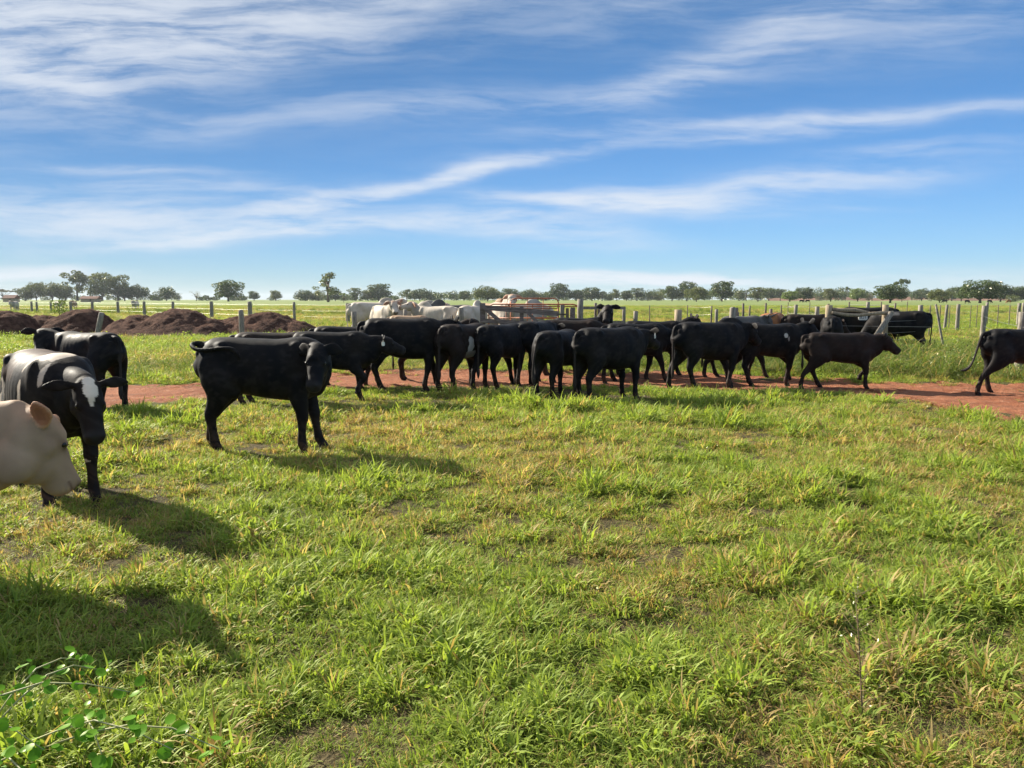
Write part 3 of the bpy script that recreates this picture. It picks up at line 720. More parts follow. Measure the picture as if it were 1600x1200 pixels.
cow('black steer trotting out of the frame at the right edge, tail swinging behind', 'cattle', BG, 1592, 13.4, 2, 1.17, 'Q', color='black', fat=.95,
    poll=(1.0, 0, 1.22), hpitch=-35, hr=(-.34, 0), hl=(.10, 0), fr=(.1, 0), fl=(-.1, 0), leg=.95,
    tail=[(-.74, 0, 1.17), (-.84, 0, 1.14), (-.90, 0, 1.0), (-.95, 0, .84), (-1.01, 0, .66), (-1.08, 0, .54), (-1.18, 0, .475), (-1.26, 0, .475)],
    patches=[((-.25, 0, .62), (.12, .09, .04), (.28, .17, .13))])

# behind the fence
BF = 'black and grey cattle behind the corral end posts'
bull = cow('black bull behind the leaning brace post wearing a white tag plate with dark digits', 'bull', BF, 1352, 23.0, 178, 1.38, 'R1', color='black', fat=1.15, belly=.05, vox=.018, poll=(.95, 0, 1.12), hpitch=-48)
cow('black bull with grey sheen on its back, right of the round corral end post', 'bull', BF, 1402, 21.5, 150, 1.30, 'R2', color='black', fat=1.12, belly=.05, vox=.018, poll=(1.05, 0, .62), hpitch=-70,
    patches=[((.25, .15, 1.15), (.30, .14, .05), (.06, .06, .062))])  # the sheen along the back is a grey patch painted into the coat
cow('grey cow with upturned horns behind the herd, right of the flat weathered stump post', 'cow', BF, 1158, 19.5, 30, 1.22, 'S1', color='grey', horns=True, vox=.018, poll=(.9, -.15, 1.22), hyaw=-70, hpitch=-60)
cow('orange brown cow whose back shows beside the thin rusty stake', 'cow', BF, 1205, 20.5, 60, 1.26, 'S2', color='red', vox=.018, poll=(1.0, 0, 1.0), hpitch=-60)
cow('grey brown cow behind the raised black head, left of the thick end post', 'cow', BF, 1262, 20.0, 8, 1.25, 'S3', color='brown', vox=.018, poll=(1.0, 0, 1.1), hpitch=-50)
cow('dark animal half hidden behind the thick square end post of the rails', 'cow', BF, 1296, 19.6, 70, 1.22, 'S4', color='black', vox=.018, poll=(1.0, 0, 1.1), hpitch=-50)

WG = 'pale zebu cattle standing behind the wooden gate'
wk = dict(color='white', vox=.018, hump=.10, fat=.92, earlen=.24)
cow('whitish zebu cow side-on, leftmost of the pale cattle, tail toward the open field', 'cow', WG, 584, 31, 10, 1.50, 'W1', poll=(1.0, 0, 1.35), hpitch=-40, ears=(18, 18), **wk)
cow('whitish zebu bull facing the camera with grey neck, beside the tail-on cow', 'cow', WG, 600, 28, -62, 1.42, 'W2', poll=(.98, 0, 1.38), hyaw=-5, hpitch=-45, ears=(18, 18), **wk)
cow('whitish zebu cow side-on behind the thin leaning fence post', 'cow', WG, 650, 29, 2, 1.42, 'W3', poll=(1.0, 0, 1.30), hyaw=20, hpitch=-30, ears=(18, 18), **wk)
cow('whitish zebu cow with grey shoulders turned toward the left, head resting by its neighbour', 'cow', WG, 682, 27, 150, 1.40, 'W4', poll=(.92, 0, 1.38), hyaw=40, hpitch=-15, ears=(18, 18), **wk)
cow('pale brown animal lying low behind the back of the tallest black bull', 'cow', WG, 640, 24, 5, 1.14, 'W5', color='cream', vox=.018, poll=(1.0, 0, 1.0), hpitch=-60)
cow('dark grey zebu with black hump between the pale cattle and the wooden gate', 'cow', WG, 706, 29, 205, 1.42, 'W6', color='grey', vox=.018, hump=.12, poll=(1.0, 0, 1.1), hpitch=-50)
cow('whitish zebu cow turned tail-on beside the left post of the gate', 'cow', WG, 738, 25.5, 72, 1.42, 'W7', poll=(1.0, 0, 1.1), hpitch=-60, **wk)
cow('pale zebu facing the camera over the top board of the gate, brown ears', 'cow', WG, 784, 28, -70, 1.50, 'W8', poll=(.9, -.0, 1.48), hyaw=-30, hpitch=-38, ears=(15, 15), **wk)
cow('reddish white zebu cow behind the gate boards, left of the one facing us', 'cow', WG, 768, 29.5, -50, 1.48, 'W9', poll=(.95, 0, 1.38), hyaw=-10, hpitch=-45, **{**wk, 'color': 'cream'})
cow('pale zebu cow side-on whose back shows through the orange pipe rails', 'cow', WG, 812, 29, 12, 1.46, 'W10', poll=(1.0, 0, 1.15), hpitch=-50, **wk)

FG = 'distant cattle grazing beyond the wire fence'
for i, (px, dist, yaw, colr, lab) in enumerate([
        (23, 98, -80, 'white', 'distant white cow with rounded back at the left edge beside the far fence'),
        (93, 110, -30, 'white', 'distant pinkish white cow above the green sprig of the soil mound'),
        (116, 112, -75, 'cream', 'distant tan cow facing us, second one right of the green sprig'),
        (212, 112, -85, 'white', 'distant white cow with a dark face under the two low round trees'),
        (1252, 400, 10, 'black', 'far black cow in the shade of the dark round tree, one of a pair'),
        (1262, 400, 170, 'black', 'far black cow just right of its pair under the dark round tree'),
        (1476, 330, 160, 'black', 'far black cow grazing beside the pale low tree at right'),
        (1511, 300, 10, 'black', 'far black cow grazing under the left side of the biggest tree at right'),
        (1546, 320, 10, 'black', 'far black cow grazing just right of the biggest tree trunk at right'),
        (1576, 320, 190, 'red', 'far reddish cow grazing under the last low tree at right')]):
    cow(lab, 'cow', FG, px, dist, yaw, 1.4 if dist < 200 else 1.5, 'FAR%d' % i, color=colr, vox=.035, eyes=False, poll=(1.0, 0, 1.3) if i < 4 else (1.05, 0, .6), hpitch=-50)

# tag plate worn by the bull behind the rails
def plate():
    e = link('ear_tag', tag_mesh(.24, .175, .012), M_TAG, bull); s = bull.scale[0]
    bull_inv = (Matrix.Translation(bull.location) @ Matrix.Rotation(bull.rotation_euler[2], 4, 'Z') @ Matrix.Diagonal((bull.scale[0], bull.scale[1], bull.scale[2], 1))).inverted()
    p = ray(1348.5, 495); t = (22.45) / p.y; wpos = Vector((0, 0, CAMH)) + p * t
    e.location = bull_inv @ wpos; e.rotation_euler = (0, 0, -bull.rotation_euler[2] + math.pi * 0)
    SEG = {'0': 'abcdef', '3': 'abgcd', '1': 'bc'}; w, h, t_ = .036, .088, .012
    for k, ch in enumerate('031'):
        x0 = -.062 + k * .062; mb = MB(); W2, H2, q = w / 2, h / 2, t_ / 2
        run = dict([('0', [(-W2, H2), (W2, H2), (W2, -H2), (-W2, -H2), (-W2, H2), (0, H2)]), ('3', [(-W2, H2), (W2, H2), (W2 * .9, 0), (-W2 * .3, 0), (W2 * .9, 0), (W2, -H2), (-W2, -H2)]), ('1', [(-W2 * .5, H2 * .7), (0, H2), (0, -H2)])])[ch]
        mb.tube([(x0 + x, -.010, z) for x, z in run], t_ / 2, 6); link('digit', mb.mesh('digit'), M_INK, e)
plate()


# ------------------------------------------------------------------ posts, fences, gate
def post_mesh(h, r, lean=0.0, square=False, top='flat', seg=10):
    mb = MB(); n = 7; pts = []; rad = []
    for i in range(n):
        t = i / (n - 1); pts.append((lean * h * t + random.uniform(-1, 1) * r * .08, random.uniform(-1, 1) * r * .08, -.25 + (h + .25) * t)); rad.append(r * (1.06 - .12 * t))
    if top == 'round': pts.append((pts[-1][0], pts[-1][1], h + r * .45)); rad.append(r * .55)
    mb.tube(pts, rad, 4 if square else seg, wob=.06)
    return mb.mesh('post', not square)

def fence(name, label, cat, posts, wires, zs, mat, wr=.004, wmat=None):
    """posts: list of (x,y,h,r,lean,mat)"""
    root = empty(name, (posts[0][0], posts[0][1], 0)); tag(root, label, cat)
    o0 = Vector((posts[0][0], posts[0][1], 0))
    for (x, y, h, r, ln, m, sq, rnd) in posts:
        p = link('post', post_mesh(h, r, ln, sq, 'round' if rnd else 'flat'), m or mat, root); p.location = (x - o0.x, y - o0.y, float(gz(x, y)))
        p.rotation_euler = (0, 0, random.uniform(0, 3) if not sq and not ln else (math.pi / 4 if sq else 0))
    if wires:
        for z in zs:
            mb = MB(); pts = []
            for i, (x, y, h, *_) in enumerate(wires):
                if i: 
                    a = pts[-1]; pts.append(((a[0] + x - o0.x) / 2, (a[1] + y - o0.y) / 2, z - .03))
                pts.append((x - o0.x, y - o0.y, z))
            mb.tube(pts, wr, 4); link('wire', mb.mesh('wire'), wmat or M_WIRE, root)
    return root

def P_(px, dist, h, r, lean=0.0, m=None, sq=False, rnd=False):
    p = AT(px, dist); return (p.x, dist, h, r, lean, m, sq, rnd)

# far wire fence, left half (runs away to the left)
far_left = [P_(-60, 112, 1.35, .13), P_(26, 106, 1.35, .13), P_(50, 102, 1.35, .14), P_(58, 100, 1.3, .13), P_(80, 96, 1.35, .13), P_(111, 92, 1.35, .16), P_(145, 86, 1.4, .15), P_(185, 81, 1.4, .14),
            P_(226, 75, 1.42, .14), P_(271, 70, 1.42, .13), P_(331, 64, 1.45, .15), P_(391, 59, 1.45, .17), P_(460, 55, 1.42, .10, .01), P_(544, 51, 1.36, .14)]
fence('wire_fence', 'wire fence with grey wooden posts across the left pasture, beyond the soil mounds', 'fence', far_left, far_left, (.45, .85, 1.25), M_POST, .0035)
near_mid = [P_(-200, 27, 1.2, .075), P_(146, 25, 1.18, .085, .28), P_(379, 24.5, 1.25, .085, 0, M_POST, False, True), P_(561, 24.5, 1.22, .085, -.12), P_(631, 25, 1.30, .065, .05), P_(724, 22.5, 1.36, .085, -.05)]
fence('wire_fence', 'nearer fence line of rough posts with one leaning stake, before the soil mounds', 'fence', near_mid, None, (), M_POST)
# right: corral posts behind the herd
right_mid = [P_(906, 22, 1.60, .085), P_(974, 23.5, 1.36, .055), P_(991, 22, 1.28, .065, .02), P_(1058, 18.5, 1.38, .088, 0, M_POSTW), P_(1138, 18.5, 1.40, .075, .05, None, False, True), P_(1148, 20, 1.40, .055, .0, M_POSTD)]
fence('wire_fence', 'row of thick weathered posts standing behind the middle of the herd', 'fence', right_mid, None, (), M_POST)
thin = []
for px, y0, h, r in [(1015, 27, 1.42, .018), (1073, 27, 1.42, .018), (1109, 26, 1.38, .028), (1119, 24, 1.32, .05), (1160, 24, 1.50, .035), (1169, 25, 1.42, .03), (1152, 23, 1.25, .03), (1195, 27, 1.48, .035), (1202, 21, 1.35, .045), (1219, 27, 1.4, .025),
                     (1229, 29, 1.5, .015), (1241, 26, 1.42, .06), (1262, 30, 1.5, .015), (1272, 20, 1.43, .055), (1293, 27, 1.45, .04), (1325, 40, 1.48, .04), (1353, 34, 1.5, .08), (1374, 36, 1.5, .03), (1396, 36, 1.45, .045), (1415, 38, 1.5, .02)]:
    thin.append(P_(px, y0, h, r, random.uniform(-.02, .02), M_POSTD if r < .05 else M_POST))
wl = sorted([t for t in thin if t[1] > 25], key=lambda t: t[0])
fence('wire_fence', 'wire fence of thin dark stakes and droppers behind the right half of the herd', 'fence', thin, wl, (.5, .8, 1.1, 1.35), M_POST, .004)
right_far = [P_(1436, 33, 1.36, .10), P_(1451, 33, 1.34, .025, 0, M_POSTD), P_(1467, 36, 1.36, .025, 0, M_POSTD), P_(1475, 38, 1.36, .07, .06), P_(1482, 40, 1.3, .02, 0, M_POSTD), P_(1495, 38, 1.38, .09), P_(1515, 41, 1.3, .02, 0, M_POSTD), P_(1525, 42, 1.3, .02, 0, M_POSTD),
             P_(1540, 43, 1.45, .08), P_(1558, 45, 1.3, .025, 0, M_POSTD), P_(1576, 46, 1.3, .025, 0, M_POSTD), P_(1590, 41, 1.42, .09), P_(1597, 44, 1.42, .08), P_(1680, 45, 1.4, .09)]
fence('wire_fence', 'wire fence with grey posts crossing the pasture at the right, under the big trees', 'fence', right_far, right_far, (.5, .9, 1.25), M_POST, .003)
near_right = [P_(1534, 25.5, 1.40, .080), P_(1590, 15.6, 1.33, .070), P_(1760, 11.0, 1.35, .09)]
fence('wire_fence', 'nearest two thick grey posts by the track at the right, strung with thin wire', 'fence', near_right, [P_(1380, 19.5, 1.4, .1)] + near_right, (.42, .75, 1.05), M_POST, .003)
# leaning thin stake in the weeds
p = AT(1478, 24.5); st = link('leaning_stake', post_mesh(1.45, .035, -.28), M_POST, loc=(p.x, p.y, 0)); tag(st, 'thin bare stake leaning left in the tall weeds beside the track', 'stake')

# corral end: two thick posts, two rails, diagonal brace
def corral_end():
    d = 19.5; a = AT(1290, d); b = AT(1379, d + .3); root = empty('rail_fence', (a.x, a.y, 0))
    tag(root, 'pale wooden rail section with two thick end posts, two poles and a diagonal brace', 'rail fence')
    me = post_mesh(1.46, .088, .02); p = link('post', me, M_POSTW, root)
    me = post_mesh(1.47, .080, .0); p = link('post', me, M_POSTW, root); p.location = (b.x - a.x, b.y - a.y, 0); bx = b.x - a.x
    mb = MB(); mb.tube([(.08, -.02, 1.36), (.40, -.03, 1.335), (.65, -.02, 1.34), (.90, .0, 1.30), (1.05, .02, 1.29)], [.045, .05, .05, .035, .02], 9, wob=.06); link('rail', mb.mesh('rail', True), M_POSTW, root)
    mb = MB(); mb.tube([(.05, -.10, 1.28), (.40, -.11, 1.22), (.75, -.09, 1.21), (1.1, -.05, 1.25), (bx + .05, .0, 1.27)], [.04, .045, .04, .045, .05], 9, wob=.06); link('rail', mb.mesh('rail', True), M_POSTW, root)
    mb = MB(); mb.tube([(bx - .03, -.08, 1.27), (bx - .55, -.15, .45), (bx - .80, -.18, -.1)], [.070, .075, .078], 10, wob=.05); link('brace', mb.mesh('brace', True), M_POST, root)
    for z in (.62, .95):
        mb = MB(); mb.tube([(0, -.13, z), (bx, -.12, z - .02), (bx + 1.4, .3, z - .05)], .004, 4); link('wire', mb.mesh('wire'), M_WIRE, root)
corral_end()

# wooden gate
def gate():
    a = AT(751, 21.5); root = empty('wooden_gate', (a.x, a.y, 0)); tag(root, 'wooden board gate with a diagonal brace, sagging toward its latch post', 'gate')
    s = 21.5 / F
    def board(p0, p1, w, t=.05, name='board'):
        p0 = Vector(p0); p1 = Vector(p1); d = p1 - p0; ang = math.atan2(d.z, d.x)
        mb = MB(); mb.box((p0 + p1) / 2, (d.length, t, w), mat=Matrix.Rotation(-ang, 3, 'Y')); link(name, mb.mesh(name), M_BOARD, root)
    board((.0, 0, 1.39), (2.17, 0, 1.21), .135); board((.0, 0, 1.02), (2.1, 0, .90), .12); board((.0, 0, .62), (2.1, 0, .55), .12); board((0, 0, .28), (2.1, 0, .25), .12)
    board((.08, -.052, 1.40), (1.35, -.052, .30), .11, .04, 'brace'); board((.06, .0565, 1.5), (.06, .0565, .2), .15, .05, 'stile')
    board((1.14, .0565, 1.42), (1.14, .0565, .2), .11, .05, 'stile')
    board((1.25, -.055, 1.3), (1.6, -.055, .95), .09, .04, 'brace')
    for (px, h, r, m) in [(878, 1.45, .085, M_POST), (886, 1.36, .06, M_BARK), (894, 1.38, .10, M_BOARD)]:
        q = AT(px, 21.7); pm = link('post', post_mesh(h, r, 0, True), m, root); pm.location = (q.x - a.x, .2, 0); pm.rotation_euler = (0, 0, math.pi / 4)
    mb = MB(); mb.box((2.25, -.04, 1.19), (.28, .03, .05)); link('latch', mb.mesh('latch'), M_BARK, root)
gate()
def pipe_panel(px0, px1, d0, d1, top, label, legs, rails, tilt=0):
    a = AT(px0, d0); b = AT(px1, d1); root = empty('pipe_gate', (a.x, a.y, 0)); tag(root, label, 'pipe gate', 'orange pipe gates of the corral')
    v = Vector((b.x - a.x, b.y - a.y, 0)); L = v.length; v.normalize(); r = .022
    mb = MB(); P = lambda t, z: (v.x * t, v.y * t, z)
    mb.tube([P(0, .1), P(0, top - .12), P(.05, top - .03), P(.15, top), P(L - .15, top), P(L - .05, top - .03), P(L, top - .12), P(L, .1)], r, 8); link('frame', mb.mesh('frame', True), M_ORANGE, root)
    for z in rails:
        mb = MB(); mb.tube([P(.02, z), P(L - .02, z)], r * .8, 6); link('rail', mb.mesh('rail', True), M_ORANGE, root)
    for t in legs:
        mb = MB(); mb.tube([P(L * t, .12), P(L * t, top - .02)], r * .7, 6); link('upright', mb.mesh('upright', True), M_ORANGE, root)
pipe_panel(798, 872, 26, 26, 1.635, 'orange pipe gate standing tallest, its rounded top rail above the wooden gate', (.35, .68), (1.3, 1.0, .7, .4))
pipe_panel(764, 903, 23.5, 22.3, 1.46, 'long orange pipe gate just behind the wooden gate, lower top rail', (.2, .5, .78), (1.40, 1.05, .75, .45))
def side_rails():
    a = AT(906, 22.3); root = empty('rail_fence', (a.x, a.y, 0)); tag(root, 'short grey rail fence behind the black animal with raised head', 'rail fence')
    for z in (1.36, .95):
        mb = MB(); mb.box((.68, .06, z), (1.25, .045, .085)); link('rail', mb.mesh('rail'), M_POST, root)
    for px, h in ((930, 1.5), (935, 1.44), (955, 1.45)):
        q = AT(px, 22.6); pm = link('post', post_mesh(h, .045), M_POSTD if px < 940 else M_POST, root); pm.location = (q.x - a.x, .3, 0)
side_rails()


# ------------------------------------------------------------------ trees
def leaf_cloud(lobes, n, size, r, flat=.6):
    """cards spread on the shells of lobes; returns V,F,C"""
    L = np.array(lobes, float); w = L[:, 3] * L[:, 4]; idx = r.choice(len(L), n, p=w / w.sum())
    dv = r.normal(size=(n, 3)); dv /= np.linalg.norm(dv, axis=1)[:, None]
    rad = r.uniform(.55, 1.05, n) ** .6
    c = L[idx, :3] + dv * rad[:, None] * np.column_stack([L[idx, 3], L[idx, 3], L[idx, 4]])
    nrm = dv * .6 + r.normal(size=(n, 3)) * .55 + np.array([0, 0, .35]); nrm /= np.linalg.norm(nrm, axis=1)[:, None]
    t = np.cross(nrm, r.normal(size=(n, 3))); t /= np.linalg.norm(t, axis=1)[:, None]; b = np.cross(nrm, t)
    sz = size * r.uniform(.6, 1.4, n)[:, None]
    q = np.stack([c - t * sz, c - b * sz * .55, c + t * sz, c + b * sz * .55], 1).reshape(-1, 3)
    C = np.repeat(np.column_stack([r.random(n), r.random(n), r.random(n)]), 4, axis=0)
    return q, np.arange(n * 4).reshape(-1, 4), C

def tree_proto(kind, seed):
    r = np.random.default_rng(seed); rr = random.Random(seed); lobes = []; mb = MB()
    # unit tree: height 1, half width .5..
    if kind == 'round':
        W, base, n, ls = .64, .20, 3600, .030
        for i in range(20):
            a = rr.uniform(0, 6.28); q = rr.uniform(0, 1) ** .5; h = rr.uniform(.26, .80); m = math.sin(math.pi * min(1, (h - .04) / .92)) ** .5
            lobes.append((math.cos(a) * q * W * .62 * m, math.sin(a) * q * W * .62 * m, h, rr.uniform(.12, .21), rr.uniform(.09, .16)))
        lobes.append((0, 0, .58, .36, .30)); ln = .26
        for i in range(9):
            a = i * .70 + rr.uniform(-.2, .2); q = rr.uniform(.55, .95); lobes.append((math.cos(a) * q * W * .62, math.sin(a) * q * W * .62, rr.uniform(.24, .36), rr.uniform(.12, .17), rr.uniform(.09, .13)))
    elif kind == 'wide':
        W, base, n, ls = .85, .2, 4200, .034
        for i in range(22):
            a = rr.uniform(0, 6.28); q = rr.uniform(0, 1) ** .5
            lobes.append((math.cos(a) * q * W * .75, math.sin(a) * q * W * .75, rr.uniform(.38, .80) - .20 * q * q, rr.uniform(.15, .24), rr.uniform(.13, .20)))
        for i in range(9):
            a = i * .70 + rr.uniform(-.2, .2); q = rr.uniform(.5, .95); lobes.append((math.cos(a) * q * W * .75, math.sin(a) * q * W * .75, rr.uniform(.24, .36), rr.uniform(.14, .2), rr.uniform(.10, .14)))
        lobes.append((0, 0, .55, .45, .28)); ln = .24
    elif kind == 'open':
        W, base, n, ls = .52, .2, 2600, .027
        for i in range(26):
            a = rr.uniform(0, 6.28); q = rr.uniform(.1, .85); h = rr.uniform(.30, .95)
            lobes.append((math.cos(a) * q * W * .8, math.sin(a) * q * W * .8, h, rr.uniform(.09, .16), rr.uniform(.06, .11)))
        ln = .5
    elif kind == 'tall':
        W, base, n, ls = .36, .2, 1500, .024
        for i in range(24):
            h = .30 + .67 * rr.random() ** 1.25; a = rr.uniform(0, 6.28); q = rr.uniform(.25, 1) * (1.30 - h)
            lobes.append((math.cos(a) * q * W * 1.35, math.sin(a) * q * W * 1.35, h, rr.uniform(.07, .12), rr.uniform(.05, .08)))
        ln = .7
    elif kind == 'umbrella':
        W, base, n, ls = .62, .4, 1500, .03
        for i in range(14):
            a = rr.uniform(0, 6.28); q = rr.uniform(0, 1) ** .5
            lobes.append((math.cos(a) * q * W, math.sin(a) * q * W, .86 - .16 * q * q + rr.uniform(-.04, .04), rr.uniform(.14, .20), rr.uniform(.05, .08)))
        ln = .55
    elif kind == 'thin':
        W, base, n, ls = .5, .3, 420, .022
        for i in range(13):
            a = rr.uniform(0, 6.28); q = rr.uniform(.2, 1)
            lobes.append((math.cos(a) * q * W * .8, math.sin(a) * q * W * .8, rr.uniform(.4, .95), rr.uniform(.10, .16), rr.uniform(.08, .12)))
        ln = .5
    else:  # bush
        W, base, n, ls = .9, 0, 1800, .04
        for i in range(14):
            a = rr.uniform(0, 6.28); q = rr.uniform(0, 1) ** .5
            lobes.append((math.cos(a) * q * W * .8, math.sin(a) * q * W * .8, rr.uniform(.25, .75) - .15 * q, rr.uniform(.2, .3), rr.uniform(.16, .26)))
        ln = .2
    V, Fc, C = leaf_cloud(lobes, n, ls, r)
    V[:, 2] = np.maximum(V[:, 2], .02)
    V[:, 2] *= 1.0 / max(.5, np.percentile(V[:, 2], 99.8))
    crown = np_mesh('crown_' + kind, V, Fc); set_col(crown, 'blade', C)
    tr = .028 if kind not in ('bush',) else .02
    mb.tube([(0, 0, -.02), (rr.uniform(-.01, .01), 0, .12), (rr.uniform(-.03, .03), 0, ln)], [tr * 1.3, tr, tr * .7], 8)
    for i, lb in enumerate(lobes[:12]):
        z0 = rr.uniform(.35, .95) * ln
        mb.tube([(0, 0, z0), ((lb[0]) * .45, lb[1] * .45, z0 + (lb[2] - z0) * .45 + .02), (lb[0], lb[1], lb[2])], [tr * .6, tr * .4, tr * .15], 6)
    return crown, mb.mesh('trunk_' + kind, True)
PROTO = {}
for k_ in ('round', 'wide', 'open', 'tall', 'umbrella', 'thin', 'bush'):
    PROTO[k_] = [tree_proto(k_, 11 + j * 7 + len(k_)) for j in range(3 if k_ in ('round', 'wide', 'open') else 1)]
WID = dict(round=1.05, wide=1.65, open=1.0, tall=.72, umbrella=1.5, thin=1.05, bush=2.0)
